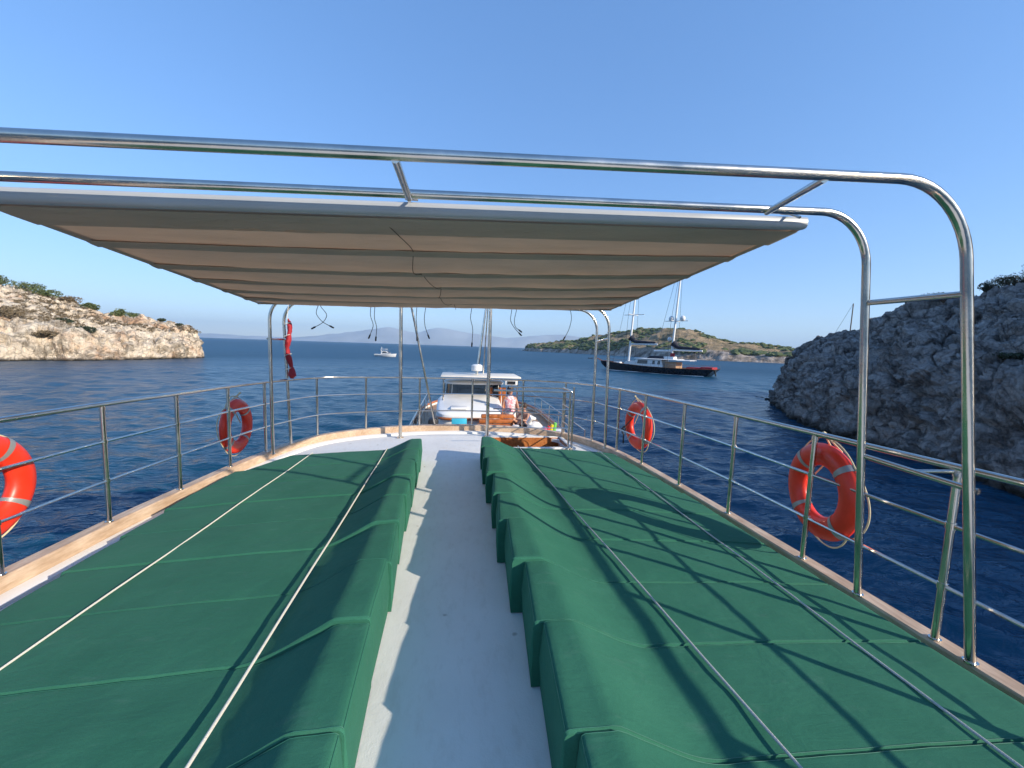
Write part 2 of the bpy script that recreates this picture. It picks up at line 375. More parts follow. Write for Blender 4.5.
# ------------------------------------------------------------------ terrain
def terrain(name, cols, mat, nu, nv, amp, freq, back, prof, label, ridge=.5, seed=0, voff=1.0, crack=0, block=0):
    """cols: (shore point, ridge point); v 0..1 climbs from shore to ridge, 1..1.6 goes down the far side"""
    rows = []
    n = len(cols)
    def cr(t, k):
        i = min(int(t), n - 2); f = t - i
        p0 = cols[max(i - 1, 0)][k]; p1 = cols[i][k]; p2 = cols[i + 1][k]; p3 = cols[min(i + 2, n - 1)][k]
        return .5 * ((2 * p1) + (p2 - p0) * f + (2 * p0 - 5 * p1 + 4 * p2 - p3) * f * f + (3 * p1 - p0 - 3 * p2 + p3) * f ** 3)
    for iu in range(nu):
        t = (n - 1) * iu / (nu - 1); s = cr(t, 0); r = cr(t, 1); row = []
        for iv in range(nv):
            v = -.06 + 1.5 * iv / (nv - 1)
            if v <= 1:
                h = prof(max(v, 0)) if v > 0 else v * 2
                p = s.lerp(r, v); p.z = WATER + (r.z - WATER) * h if v > 0 else WATER - 1.5 * (-v / .06)
            else:
                q = (v - 1) / .44; p = r + Vector(back) * q; p.z = r.z + (WATER - 1.5 - r.z) * q * q
            row.append(p)
        rows.append(row)
    out = []
    off = Vector((seed * 13.7, seed * 5.1, seed * 3.3))
    for i in range(nu):
        row = []
        for j in range(nv):
            p = rows[i][j]; a = rows[min(i + 1, nu - 1)][j] - rows[max(i - 1, 0)][j]; b = rows[i][min(j + 1, nv - 1)] - rows[i][max(j - 1, 0)]
            nrm = a.cross(b)
            if nrm.length < 1e-9: nrm = Vector((0, 0, 1))
            nrm.normalize()
            if nrm.z < 0: nrm = -nrm
            q = p * freq + off
            d = noise.fractal(q, .72, 2.1, 8, noise_basis='PERLIN_ORIGINAL') * (1 - ridge) + (noise.ridged_multi_fractal(q * .8, .95, 2.2, 6, 1.0, 2.0, noise_basis='PERLIN_ORIGINAL') - 1.1) * ridge * .7
            if crack:
                dd = noise.voronoi(Vector((q.x * 1.6, q.y * 1.6, q.z * 2.6)) + noise.noise_vector(q * 1.5) * .6)[0]
                d += min((dd[1] - dd[0]) * 1.6, .55) * crack
            if block:
                for fr_, am in ((1.1, 1.0), (2.7, .45)):
                    wq = Vector((q.x * fr_, q.y * fr_, q.z * fr_ * 1.7)) + noise.noise_vector(q * 2.1) * .35
                    ds, ps = noise.voronoi(wq)
                    d += noise.noise(ps[0] * 5.3 + Vector((3, 7, 1))) * block * am - max(0, .10 - (ds[1] - ds[0])) * 4.0 * am * block
            w_ = min(1, max(0, (p.z - WATER + 1) / 2.5)) * .85 + .15
            row.append(p + nrm * d * amp * w_)
        out.append(row)
    m = MB(); m.grid(out)
    o = m.build(name, mat, kind='structure', label=label)
    return out

W2 = on_water
colsL = [(W2(-420, 372), at_depth(-420, 215, 85)), (W2(-150, 364), at_depth(-150, 252, 92)), (W2(-60, 362), at_depth(-60, 270, 95)), (W2(0, 361.5), at_depth(0, 286, 95)), (W2(40, 361), at_depth(35, 292, 96)),
         (W2(70, 361), at_depth(60, 300, 98)), (W2(100, 360.5), at_depth(85, 308, 99)), (W2(125, 360), at_depth(112, 315.5, 100)), (W2(150, 359.5), at_depth(145, 321, 102)),
         (W2(172, 359), at_depth(172, 325, 103)), (W2(188, 358.5), at_depth(187, 328, 102)), (W2(199, 358), at_depth(196, 336, 101)), (W2(203, 357.5), at_depth(202, 350, 100)), (W2(204, 357), at_depth(204, 360, 100))]
def profL(v): return .30 * sstep(v / .10) + .70 * (v ** .95)
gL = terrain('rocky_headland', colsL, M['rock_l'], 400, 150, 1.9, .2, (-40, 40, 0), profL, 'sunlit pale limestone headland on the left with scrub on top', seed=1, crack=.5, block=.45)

colsR = [(Vector((37, 44, WATER)), Vector((38.5, 45, WATER - .6))), (W2(772, 401), at_depth(773, 398, 43)), (W2(776, 406), at_depth(783, 381, 42.5)), (W2(784, 413), at_depth(791, 360, 42)), (W2(796, 422), at_depth(800, 349, 41)), (W2(820, 431), at_depth(814, 341, 40)),
         (W2(850, 440), at_depth(842, 333, 39)), (W2(880, 448), at_depth(866, 328, 37.5)), (W2(907, 456), at_depth(888, 317, 36)), (W2(940, 468), at_depth(912, 306, 34.5)),
         (W2(975, 483), at_depth(942, 301, 33)), (W2(1010, 495), at_depth(975, 297, 31)), (W2(1050, 508), at_depth(1012, 288, 29.5)), (Vector((20.5, 5, WATER)), at_depth(1080, 268, 29)), (Vector((22, -8, WATER)), Vector((50, 6, 16))), (Vector((26, -20, WATER)), Vector((70, -6, 26))), (Vector((40, -30, WATER)), Vector((84, -18, 20)))]  # end columns: unseen hill added out of frame to shade the cliff tops
def profR(v): return .34 * sstep(v / .16) + .66 * (v ** .9)
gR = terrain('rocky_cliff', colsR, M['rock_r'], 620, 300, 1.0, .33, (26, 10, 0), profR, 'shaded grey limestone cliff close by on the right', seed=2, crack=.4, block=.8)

def sh(px, py, d): p = at_depth(px, py, d); p.z = WATER; return p
colsI = [(sh(524, 350, 640), at_depth(524, 351, 660)), (sh(527, 350, 610), at_depth(529, 345, 640)), (sh(545, 351.5, 560), at_depth(545, 342.5, 620)), (sh(572, 354, 500), at_depth(570, 341, 600)), (sh(600, 356, 430), at_depth(592, 337, 560)),
         (sh(622, 357.5, 390), at_depth(620, 332, 520)), (sh(645, 358.5, 350), at_depth(645, 330, 490)), (sh(668, 359.5, 330), at_depth(670, 328.5, 460)), (sh(692, 360.5, 310), at_depth(694, 331.5, 430)), (sh(715, 361, 300), at_depth(712, 337, 410)),
         (sh(740, 362, 290), at_depth(732, 342, 400)), (sh(765, 363, 280), at_depth(760, 346, 390)), (sh(800, 364.5, 270), at_depth(800, 350, 385)), (sh(840, 366, 262), at_depth(840, 353, 380)), (sh(920, 369, 250), at_depth(920, 357, 370)), (sh(1100, 374, 240), at_depth(1100, 362, 360))]
def profI(v): return .22 * sstep(v / .12) + .78 * sstep(v * .9 + .05)
gI = terrain('island', colsI, M['island'], 360, 90, 4.5, .035, (60, 160, 0), profI, 'low scrubby island with pale rocky shore across the bay', seed=3, ridge=.4)

# far mountains, real size 14 km away
sil = [(90, 337), (160, 334), (215, 333.5), (250, 336), (300, 337), (330, 334), (355, 331), (372, 329), (386, 327), (402, 330), (418, 332), (432, 328.5), (446, 328), (460, 331), (478, 334), (505, 337.5), (530, 336), (556, 334.5), (580, 337), (610, 340), (650, 344), (700, 350)]
colsM = []
for x, y in sil:
    s = at_depth(x, y, 11300); s.z = WATER - 4; colsM.append((s, at_depth(x, y, 12000)))
terrain('mountains', colsM, M['mountain'], 200, 16, 30, .0018, (0, 1200, 0), lambda v: v ** .8, 'faint blue hazy mountain range on the horizon', ridge=.3, seed=5)

# ------------------------------------------------------------------ bushes and scrub
def bush_mesh(mb, c, rx, rz, n, leaf, lobes=6):
    c = Vector(c); L = []
    for k in range(lobes):
        a = random.uniform(0, 6.28); d = random.uniform(0, .75)
        L.append((c + Vector((math.cos(a) * rx * d, math.sin(a) * rx * d, rz * random.uniform(.1, .55))), random.uniform(.35, .6)))
    for k in range(n):
        p, s = random.choice(L); v = Vector((random.gauss(0, 1), random.gauss(0, 1), random.gauss(0, 1))).normalized()
        q = p + Vector((v.x * rx * s, v.y * rx * s, v.z * rz * s)) * random.uniform(.55, 1.05)
        if q.z < c.z - .3 * rz: q.z = c.z - .2 * rz
        t = Vector((random.gauss(0, 1), random.gauss(0, 1), random.gauss(0, 1))).normalized(); u = t.orthogonal().normalized() * leaf * random.uniform(.6, 1.3); w_ = t.cross(u).normalized() * leaf * random.uniform(.4, .9)
        mb.add([q - u, q - w_ * .7, q + u, q + w_ * .7], [(0, 1, 2, 3)])
def bush(name, c, rx, rz, n, leaf, mat, label, group):
    t = thing(name, c, label, 'shrub', group)
    m = MB(); bush_mesh(m, c, rx, rz, n, leaf); m.build('foliage', mat, t, flat=True)
    s = MB()
    for k in range(5):
        a = k * 1.3; s.tube([Vector(c) + Vector((0, 0, -.4)), Vector(c) + Vector((math.cos(a) * rx * .4, math.sin(a) * rx * .4, rz * .5))], [.08, .02], 5)
    s.build('stem', M['twig'], t)
    return t
def nearest(g, px, py=None):
    best = None
    for row in g:
        for j in range(len(row)):
            p = row[j]; v = p - CAM; z = v.dot(cF)
            if z < 1: continue
            x = 512 + F_PX * v.dot(cR) / z; y = 384 - F_PX * v.dot(cU) / z
            if py is None: e = abs(x - px) * 4 + y
            else: e = abs(x - px) + abs(y - py) + z * .02
            if best is None or e < best[0]: best = (e, p, z)
    return best[1], best[2]
GL = 'shrubs on the left headland'
for px, py, rx, rz, mt, lb in [(3, 281, 3.6, 2.2, 'leaf', 'dark green shrub at the far left end of the headland ridge'),
        (27, 290, 3.4, 2.4, 'leaf', 'largest green shrub on the headland ridge, left of the smaller round ones'),
        (44, 295, 2.6, 1.7, 'leaf', 'green shrub trailing down the ridge beside the largest one'),
        (66, 302, 2.4, 1.4, 'leaf2', 'brownish dry shrub on the ridge between two green ones'),
        (90, 306, 2.1, 1.3, 'leaf', 'small flat green shrub alone on the headland skyline'),
        (121, 314, 2.6, 1.7, 'leaf', 'round green shrub halfway along the headland skyline'),
        (133, 317, 1.9, 1.1, 'leaf', 'small green shrub just right of the round one on the skyline'),
        (161, 321, 1.2, .7, 'leafd', 'tiny dark shrub on the flat top near the headland point'),
        (179, 326, 1.0, .7, 'leafd', 'tiny dark shrub nearest the headland point'),
        (18, 305, 3.0, 1.4, 'leaf2', 'olive brown shrub on the slope below the largest one'),
        (8, 315, 3.0, 1.6, 'leaf2', 'dry grey brown shrub low on the slope at the left edge'),
        (62, 323, 1.8, 1.0, 'leafd', 'dark shrub on the slope in the middle of the headland'),
        (86, 331, 1.8, 1.0, 'leafd', 'dark round shrub in a hollow of the pale rock face'),
        (72, 339, 1.3, .7, 'leafd', 'small dark shrub lowest on the rock face'),
        (45, 336, 2.4, 1.0, 'leaf2', 'dry twiggy shrub low on the slope above the water')]:
    p, z = nearest(gL, px, py); bush('shrub', p, rx, rz, 900, .22, M[mt], lb, GL)
GR = 'shrubs on the right cliff'
for px, py, rx, rz, lb, n in [(925, 302, 2.6, .8, 'dark low shrub on the cliff top just behind the steel arch rung', 1500), (943, 300, 1.7, .6, 'dark shrub on the cliff top between the two steel arch legs', 900), (988, 292, 1.0, .9, 'small spiky dark shrub on the cliff skyline right of the arch', 700),
        (1012, 286, 2.4, 1.3, 'dark bushy shrub on the cliff skyline at the right edge', 1600), (1040, 279, 2.8, 1.9, 'tall dark shrub highest on the cliff, cut by the picture edge', 1800), (1012, 362, 1.5, .5, 'olive green shrub low on the shaded cliff face', 800)]:
    p, z = nearest(gR, px, py); bush('shrub', p + Vector((0, 0, .15)), rx * .55, rz * .65, int(n * 1.6), .06, M['leafd'], lb, GR)

m = MB(); rs = random.Random(4)
cnt = 0
while cnt < 1500:
    i = rs.randrange(len(gI) - 1); j = rs.randrange(8, 66)
    p = gI[i][j]
    if p.z < WATER + 5: continue
    if noise.noise(p * .018) + rs.uniform(-.25, .25) < 0: continue
    s = rs.uniform(.9, 2.6); random.seed(cnt); m.ball(p + Vector((0, 0, s * .2)), s, 1, (rs.uniform(1, 1.7), rs.uniform(1, 1.7), .65), .5); cnt += 1
m.build('scrub', M['leaf'], flat=True, kind='stuff', label='low dark scrub scattered over the island hillside', cat='scrub')
m = MB(); cnt = 0
while cnt < 900:
    i = rs.randrange(len(gL) - 1); j = rs.randrange(30, 95); p = gL[i][j]
    if p.z < WATER + 6 or noise.noise(p * .08) + rs.uniform(-.3, .3) < .12: continue
    random.seed(cnt); bush_mesh(m, p, rs.uniform(.3, .9), rs.uniform(.25, .5), 26, .16, 3); cnt += 1
m.build('low_scrub', M['leaf2'], flat=True, kind='stuff', label='low dry scrub scattered over the sunlit headland slope', cat='scrub')
random.seed(11)

# ------------------------------------------------------------------ our boat: deck
LX = [(-3, -3.0), (3.76, -3.0), (4.56, -2.94), (5.39, -2.88), (6.17, -2.76), (6.75, -2.6), (7.2, -2.35), (7.5, -1.7), (7.68, -.8), (7.72, .3)]
RX = [(-3, 2.7), (.8, 2.73), (2.62, 2.77), (3.5, 2.78), (4.36, 2.76), (5.29, 2.73), (6.0, 2.66), (6.7, 2.5), (7.3, 2.1), (7.6, 1.35), (7.72, .35)]
HX0, HX1, HY0, HY1 = .66, 1.98, 6.5, 7.22
ys = sorted(set([-3 + .12 * i for i in range(90)] + [HY0, HY1, 7.6, 7.66, 7.7, 7.719])); ys = [y for y in ys if y <= 7.72]
m = MB(); ts = 56
V = []; 
for y in ys:
    a, b = lerp_tab(LX, y), lerp_tab(RX, y); row = []
    X = [a + (b - a) * k / ts for k in range(ts + 1)]
    if HY0 - .2 < y < HY1 + .2 and b > HX1 and a < HX0:
        k0 = min(range(len(X)), key=lambda k: abs(X[k] - HX0)); X[k0] = HX0; k1 = min(range(len(X)), key=lambda k: abs(X[k] - HX1)); X[k1] = HX1
    V.append([Vector((x, y, deck_z(x, y))) for x in X])
vs = [p for r in V for p in r]; fs = []
for i in range(len(V) - 1):
    for j in range(ts):
        q = (V[i][j] + V[i + 1][j + 1]) / 2
        if HX0 < q.x < HX1 and HY0 < q.y < HY1: continue
        a = i * (ts + 1) + j; fs.append((a, a + 1, a + ts + 2, a + ts + 1))
m.add(vs, fs)
deck = m.build('deck', M['deck'], kind='structure', label='white painted upper deck of the boat')

def resample(P, step):
    out = [P[0]]
    for a, b in zip(P, P[1:]):
        L = (b - a).length; k = max(1, int(L / step))
        for i in range(1, k + 1): out.append(a.lerp(b, i / k))
    return out
def smooth(P, it=3):
    for _ in range(it): P = [P[0]] + [(P[i - 1] + P[i] * 2 + P[i + 1]) / 4 for i in range(1, len(P) - 1)] + [P[-1]]
    return P
edge = [Vector((x, y, 0)) for y, x in LX] + [Vector((x, y, 0)) for y, x in RX[::-1]]
edge = smooth(resample(edge, .12), 6)
def edge_n(P, i):
    t = (P[min(i + 1, len(P) - 1)] - P[max(i - 1, 0)]).normalized(); return Vector((-t.y, t.x, 0))   # outward (path runs clockwise)
def sweep(P, prof):
    rows = []
    for i, p in enumerate(P):
        nrm = edge_n(P, i); zb = deck_z(p.x, p.y)
        rows.append([p + nrm * a + Vector((0, 0, zb + b)) for a, b in prof + [prof[0]]])
    return rows
m = MB(); m.grid(sweep(edge, [(-.04, -.02), (-.04, .138), (-.03, .15), (.07, .15), (.08, .138), (.08, -.05)])); m.build('toe_rail', M['teak'], deck)
m = MB(); m.grid(sweep(edge, [(-.16, -.02), (-.16, .035), (-.15, .042), (-.043, .042), (-.043, -.02)])); m.build('waterway', M['white_gel'], deck)
m = MB()
rows = []
for i, p in enumerate(edge):
    nrm = edge_n(edge, i); zb = deck_z(p.x, p.y)
    rows.append([p + nrm * .07 + Vector((0, 0, zb - .03)), p + nrm * .1 + Vector((0, 0, zb - .3)), p + nrm * .05 + Vector((0, 0, -1.4)), p + nrm * .0 + Vector((0, 0, -2.6)), p - nrm * .25 + Vector((0, 0, -3.9))])
m.grid(rows); m.build('hull_side', M['white_gel'], deck)
# stairwell: varnished walls going down
m = MB(); zt = -.08; D = .75
def quad(mb, a, b, c, d): mb.add([a, b, c, d], [(0, 1, 2, 3)])
m.box(((HX0 + HX1) / 2, HY1 + .012, zt - D / 2 + .02), (HX1 - HX0, .03, D)); m.box((HX0 - .012, (HY0 + HY1) / 2, zt - D / 2), (.03, HY1 - HY0, D)); m.box((HX1 + .012, (HY0 + HY1) / 2, zt - D / 2), (.03, HY1 - HY0, D)); m.box(((HX0 + HX1) / 2, HY0 - .012, zt - D / 2 - .02), (HX1 - HX0, .03, D))
m.box(((HX0 + HX1) / 2, (HY0 + HY1) / 2, zt - D), (HX1 - HX0, HY1 - HY0, .02))
st = m.build('stairwell', M['hatchwood'], deck)
m = MB()
for k in range(3): m.box((HX0 + .25 + .42 * k, (HY0 + HY1) / 2, zt - .6 + .17 * k), (.34, HY1 - HY0 - .02, .04), b=.008)
m.build('stair_tread', M['hatchwood'], deck)
m = MB()
for (cx, cy, dx, dy) in [((HX0 + HX1) / 2, HY1 + .05, HX1 - HX0 + .2, .07), ((HX0 + HX1) / 2, HY0 - .05, HX1 - HX0 + .2, .07)]: m.box((cx, cy, zt + .018), (dx, dy, .03), b=.008)
for cx in (HX0 - .05, HX1 + .05): m.box((cx, (HY0 + HY1) / 2, zt + .018), (.07, HY1 - HY0 + .028, .028), b=.006)
m.build('hatch_coaming', M['deck'], deck)

# ------------------------------------------------------------------ sun mattresses
def prof_h(d, L, hh):
    # height above the deck along the mattress, d from the head
    t = max(0, min(1, (d - .16) / .40)); b_ = .165 - .01 * max(0, min(1, (d - .6) / 1.7)); k = b_ + (hh - b_) * (1 - (.42 * t * (2 - t) + .25 * t + .33 * sstep(t)))
    return k
def mattress(side, y0, y1, xin, xout0, xout1, hh, rot, label, zo=0.):
    cy = (y0 + y1) / 2; cx = (xin + xout0) / 2 ; org = Vector((cx, cy, deck_z(cx, cy)))
    r_ = random.Random(int(y0 * 100) + (500 if side > 0 else 0))
    NU, NV = 46, 15; g = .004; rows = []; piping = [[], []]
    def P(u, v, dz=0, inset=0):
        y = y0 + g + (y1 - y0 - 2 * g) * v; xo = xout0 + (xout1 - xout0) * v
        x = xin + (xo - xin) * u; x += rot * (v - .5) * (1 - u) + r_.uniform(0, 0)
        d = abs(x - xin); ed = min(v, 1 - v) * (y1 - y0); eu = min(u, 1 - u) * abs(xo - xin)
        z = prof_h(d, 2.3, hh) + zo
        rd = .009
        for e, rd in ((ed, .009), (eu, .024)):
            if e < rd: z -= rd - math.sqrt(max(0, rd * rd - (rd - e) ** 2))
        z += .004 * math.sin(math.pi * v) * (1 if d > .6 else .6) + .006 * noise.noise(Vector((x * 2.3, y * 3.1, side * 4)))
        z += .004 * noise.noise(Vector((x * 9, y * 9, side * 2)))
        return Vector((x, y, deck_z(x, y) + z))
    us = [0, .002, .0045, .008, .02] + [.02 + .3 * i / 22 for i in range(1, 23)] + [.32 + .66 * i / 16 for i in range(1, 17)] + [.991, .995, .998, 1]
    vsn = [0, .012, .025, .045, .1, .2, .3, .4, .5, .6, .7, .8, .9, .955, .975, .988, 1]
    top = [[P(u, v) for v in vsn] for u in us]
    m = MB(); m.grid(top)
    # side walls
    loop = [top[i][0] for i in range(len(us))] + [top[-1][j] for j in range(1, len(vsn))] + [top[i][-1] for i in range(len(us) - 2, -1, -1)] + [top[0][j] for j in range(len(vsn) - 2, 0, -1)]
    rows = []
    for p in loop + [loop[0]]:
        zb = deck_z(p.x, p.y) + .006; rows.append([p, Vector((p.x, p.y, p.z + (zb - p.z) * .5)) , Vector((p.x, p.y, zb))])
    # slight outward bulge on the side walls
    cc = Vector((cx, cy, 0))
    for r in rows:
        e = Vector((0, 0, 0))
        if abs(r[0].y - (y0 + g)) < .002: e.y = -1
        if abs(r[0].y - (y1 - g)) < .002: e.y = 1
        r[1] += e * .004
        if abs(r[0].x - xin) < abs(rot) + .002 and abs(r[0].y - cy) < (y1 - y0) / 2 - .01: r[1].x += (-1 if side > 0 else 1) * .012
    m.grid(rows)
    o = m.build('sun_mattress', M['green'], origin=org, label=label, cat='mattress', group='green sun mattresses in rows along the deck')
    pp = MB()
    for j in (1, len(vsn) - 2):
        pp.tube([top[i][j] + Vector((0, 0, .002)) for i in range(1, len(us) - 1)], .0013, 6)
    pp.tube([top[1][j] + Vector((0, 0, .002)) for j in range(1, len(vsn) - 1)], .0013, 6)
    # crease where the head wedge starts
    ic = min(range(len(us)), key=lambda i: abs(us[i] * abs(xout0 - xin) - .18))
    pp.build('piping', M['piping'], o); return o
ordn = ['nearest the camera', 'second from the camera', 'third from the camera', 'fourth from the camera', 'fifth from the camera', 'fourth from the far end', 'third from the far end', 'second from the far end', 'at the far end by the stairwell']
bR = [.58, 1.13, 1.68, 2.22, 2.80, 3.38, 3.98, 4.58, 5.18, 5.76]
xiR = [.40, .40, .405, .375, .36, .375, .36, .36, .37, .345]
for i in range(9):
    xo = 2.60 - (.0 if i < 6 else [.02, .03, .08][i - 6])
    mattress(1, bR[i], bR[i + 1], xiR[i] + .0, xo, xo - (.05 if i > 6 else 0), .338 + random.uniform(-.02, .014), random.uniform(.035, .06), 'green mattress with raised head in the right row, ' + ordn[i], zo=.015 + random.uniform(-.005, .005))
bL = [.69, 1.24, 1.77, 2.30, 2.84, 3.38, 3.92, 4.50, 5.09, 5.70]
xoL = [-2.44, -2.46, -2.50, -2.54, -2.58, -2.64, -2.68, -2.68, -2.56]
ordl = ordn[:8] + ['far end, outer corner cut back']
for i in range(9):
    mattress(-1, bL[i], bL[i + 1], -.347 - .014 * i + random.uniform(-.01, .01), xoL[i], xoL[i] + (.28 if i == 8 else 0), .338 + random.uniform(-.02, .014), random.uniform(-.05, -.01), 'green mattress with raised head in the left row, ' + ordl[i], zo=random.uniform(-.004, .004))

# ropes lashed over the rows
def rope(pts, r, mat, label):
    P = [Vector(p) for p in pts]; P = resample(P, .25)
    m = MB(); m.tube(P, r, 8); return m.build('lashing_rope', mat, origin=P[0], label=label, cat='rope', group='ropes lashed over the mattresses')
def rz(x, y, d): return deck_z(x, y) + d
def rp(a, b, h):
    (x0, y0), (x1, y1) = a, b; out = []
    for k in range(13):
        t = k / 12; x = x0 + (x1 - x0) * t; y = y0 + (y1 - y0) * t; out.append((x, y, rz(x, y, h + .004 * math.sin(k * 1.7))))
    return out
P = rp((-2.01, .2), (-1.99, 5.72), .170); rope(P + [(-1.99, 5.77, rz(2, 5.8, .02))], .0055, M['ropew'], 'white rope stretched over the outer part of the left row')
P = [(x, y, z - .16 + prof_h(-x - .42, 2.3, .35) + .016) for x, y, z in rp((-.82, .2), (-.97, 5.71), .16)]; rope(P + [(-.97, 5.77, rz(1, 5.8, .02))], .0065, M['ropew'], 'white rope stretched over the raised heads of the left row')
P = [(x, y, z - .155 + prof_h(x - .39, 2.3, .35) + .036) for x, y, z in rp((1.27, .2), (.95, 5.76), .155)]; rope(P + [(.95, 5.82, rz(1, 5.8, .02))], .006, M['ropeg'], 'greyish rope stretched over the right row beside the raised heads')
P = rp((2.08, .2), (2.23, 5.76), .188); rope(P + [(2.23, 5.82, rz(2.2, 5.8, .02))], .006, M['ropeg'], 'greyish rope stretched over the foot ends of the right row')

# ------------------------------------------------------------------ guard rails
def rail_h(y): return 1.085 - .009 * y
def base_at(x, y): return Vector((x, y, deck_z(x, y) + .15))
RS = 1
def guard_rail(path, posts, label, extra=None):
    o = thing('guard_rail', (posts[0][0], posts[0][1], base_at(*posts[0]).z), label, 'railing', 'steel guard rails round the deck edge')
    P = smooth(resample([Vector((x, y, 0)) for x, y in path], .15), 2)
    m = MB(); m.tube([Vector((p.x, p.y, rail_h(p.y))) for p in P], .021, 12); m.build('top_tube', M['steel'], o)
    for fr in (.70, .37):
        m = MB(); m.tube([Vector((p.x, p.y, rail_h(p.y) * fr - .01)) for p in P], .012, 8); m.build('mid_rail', M['steel'], o)
    for (x, y) in posts:
        m = MB(); b = base_at(x, y); m.tube([b, Vector((x, y, rail_h(y) - .01))], .019, 12); m.tube([b, b + Vector((0, 0, .008))], .029, 14)
        for fr in (.70, .37):
            z_ = rail_h(y) * fr - .01; m.tube([(x, y, z_ - .02), (x, y, z_ - .018), (x, y, z_ + .018), (x, y, z_ + .02)], [.019, .0235, .0235, .019], 12)
        z_ = rail_h(y) - .022; m.tube([(x, y, z_ - .03), (x, y, z_ - .028), (x, y, z_), (x, y, z_ + .002)], [.019, .023, .023, .019], 12)
        m.build('stanchion', M['steel'], o)
    if extra: extra(o)
    return o
pl = [(-3.0, -1.0), (-3.0, 3.76), (-2.94, 4.56), (-2.88, 5.39), (-2.76, 6.17), (-2.62, 6.6)]
guard_rail(pl, [(-3.0, -.4), (-3.0, .44), (-3.0, 1.27), (-3.0, 2.1), (-3.0, 2.93), (-3.0, 3.76), (-2.94, 4.56), (-2.88, 5.39), (-2.77, 6.1)], 'steel guard rail with two mid rails along the left deck edge')
pe = [(-2.62, 6.6), (-2.5, 7.0), (-2.3, 7.25), (-1.7, 7.5), (-.8, 7.68), (.3, 7.72), (1.35, 7.6), (2.1, 7.3), (2.5, 6.7)]
guard_rail(pe, [(-2.4, 7.15), (-1.66, 7.51), (-.7, 7.69), (.32, 7.72), (1.32, 7.6), (2.1, 7.3)], 'steel guard rail curving round the far end of the deck')
pr = [(2.5, 6.7), (2.62, 6.2), (2.66, 6.0), (2.73, 5.29), (2.76, 4.36), (2.78, 3.5), (2.77, 2.62), (2.75, 1.73), (2.73, .8), (2.72, -.8)]
guard_rail(pr, [(2.66, 6.05), (2.73, 5.29), (2.76, 4.36), (2.78, 3.5), (2.77, 2.62), (2.75, 1.73), (2.73, .8), (2.72, -.1)], 'steel guard rail with two mid rails along the right deck edge')
# stairwell rail
o = thing('stair_rail', (1.99, 6.4, -.1), 'L-shaped steel handrail standing round the open stairwell', 'railing')
zt_ = .93
m = MB(); m.tube(fillet([(.62, 6.42, zt_), (1.99, 6.4, zt_), (2.04, 7.2, zt_ - .02), (1.0, 7.35, zt_ - .03)], .06), .0175, 12); m.build('top_tube', M['steel'], o)
for h in (.62, .3):
    m = MB(); m.tube([(.62, 6.42, h), (1.98, 6.4, h), (2.03, 7.2, h - .02)], .0095, 8); m.build('mid_rail', M['steel'], o)
for x, y in ((1.99, 6.4), (2.04, 7.2), (1.93, 6.4)):
    m = MB(); z0 = deck_z(x, y) + .04; m.tube([(x, y, z0), (x, y, zt_ + (.08 if x == 1.99 else 0))], .0175, 12); m.tube([(x, y, z0 - .03), (x, y, z0)], .034, 14); m.build('stanchion', M['steel'], o)

# ------------------------------------------------------------------ awning frame with arches
def up(x, y): return deck_z(x, y) + .15
fr = thing('steel_arches', (2.73, 1.56, up(2.73, 1.56)), 'polished steel frame of double arches spanning the deck over the awning', 'arches')
R_T = .0225
def arch(yy, rb, rt, lt, lb, ztr, slope, rad):
    z = lambda x: ztr + slope * (x - rt)
    y, y2 = yy if isinstance(yy, tuple) else (yy, yy)
    P = fillet([(rb, y, up(rb, y)), (rt, y, ztr), (lt, y2, z(lt)), (lb, y2, up(lb, y2))], rad, 12)
    m = MB(); m.tube(P, R_T, 16); m.tube([P[0], P[0] + Vector((0, 0, .008))], .032, 16); m.tube([P[-1], P[-1] + Vector((0, 0, .008))], .032, 16); m.build('arch', M['steel'], fr)
arch(1.56, 2.73, 2.29, -2.62, -3.0, 2.472, .05, .40)
arch(2.15, 2.73, 2.47, -2.62, -3.0, 2.535, .042, .33)
arch((6.15, 5.93), 2.50, 2.45, -2.60, -2.60, 2.355, .015, .36)
arch((6.7, 6.6), 2.46, 2.45, -2.70, -2.62, 2.35, .012, .36)
def bar(a, b, r=.017, name='brace'):
    m = MB(); m.tube([a, b], r, 12); m.build(name, M['steel'], fr)
bar((-.24, 1.56, 2.33), (-.26, 2.15, 2.40)); bar((1.56, 1.56, 2.42), (1.79, 2.15, 2.49)); bar((-2.0, 1.56, 2.25), (-2.1, 2.15, 2.33))
bar((2.535, 2.15, 2.0), (2.375, 1.56, 1.97), name='rung'); bar((2.64, 2.15, 1.02), (2.62, 1.56, 1.0), name='rung')
bar((2.63, 1.86, 1.01), (2.75, 1.73, 1.05), .011)
bar((-2.63, 5.93, 1.66), (-2.66, 6.6, 1.66), name='rung'); bar((2.46, 6.15, 1.85), (2.45, 6.7, 1.8), name='rung')
for x, y in ((-1.0, 7.25), (.60, 7.3)):
    m = MB(); m.tube([(x, y, deck_z(x, y)), (x, y, 2.44)], .032, 16); m.tube([(x, y, deck_z(x, y)), (x, y, deck_z(x, y) + .015)], .06, 16); m.build('post', M['steel'], fr)
bar((-1.0, 7.25, 2.42), (-1.0, 2.3, 2.46), .016, 'fore_tube') if False else None
m = MB(); m.tube([(-1.02, 7.25, 2.43), (.62, 7.3, 2.44)], .02, 12); m.build('cross_tube', M['steel'], fr)
for x, y in ((-1.0, 7.25), (.60, 7.3)):
    bar((x, y, 2.43), (x, 5.93, 2.31 + .022 * (x + 2.6)), .016)

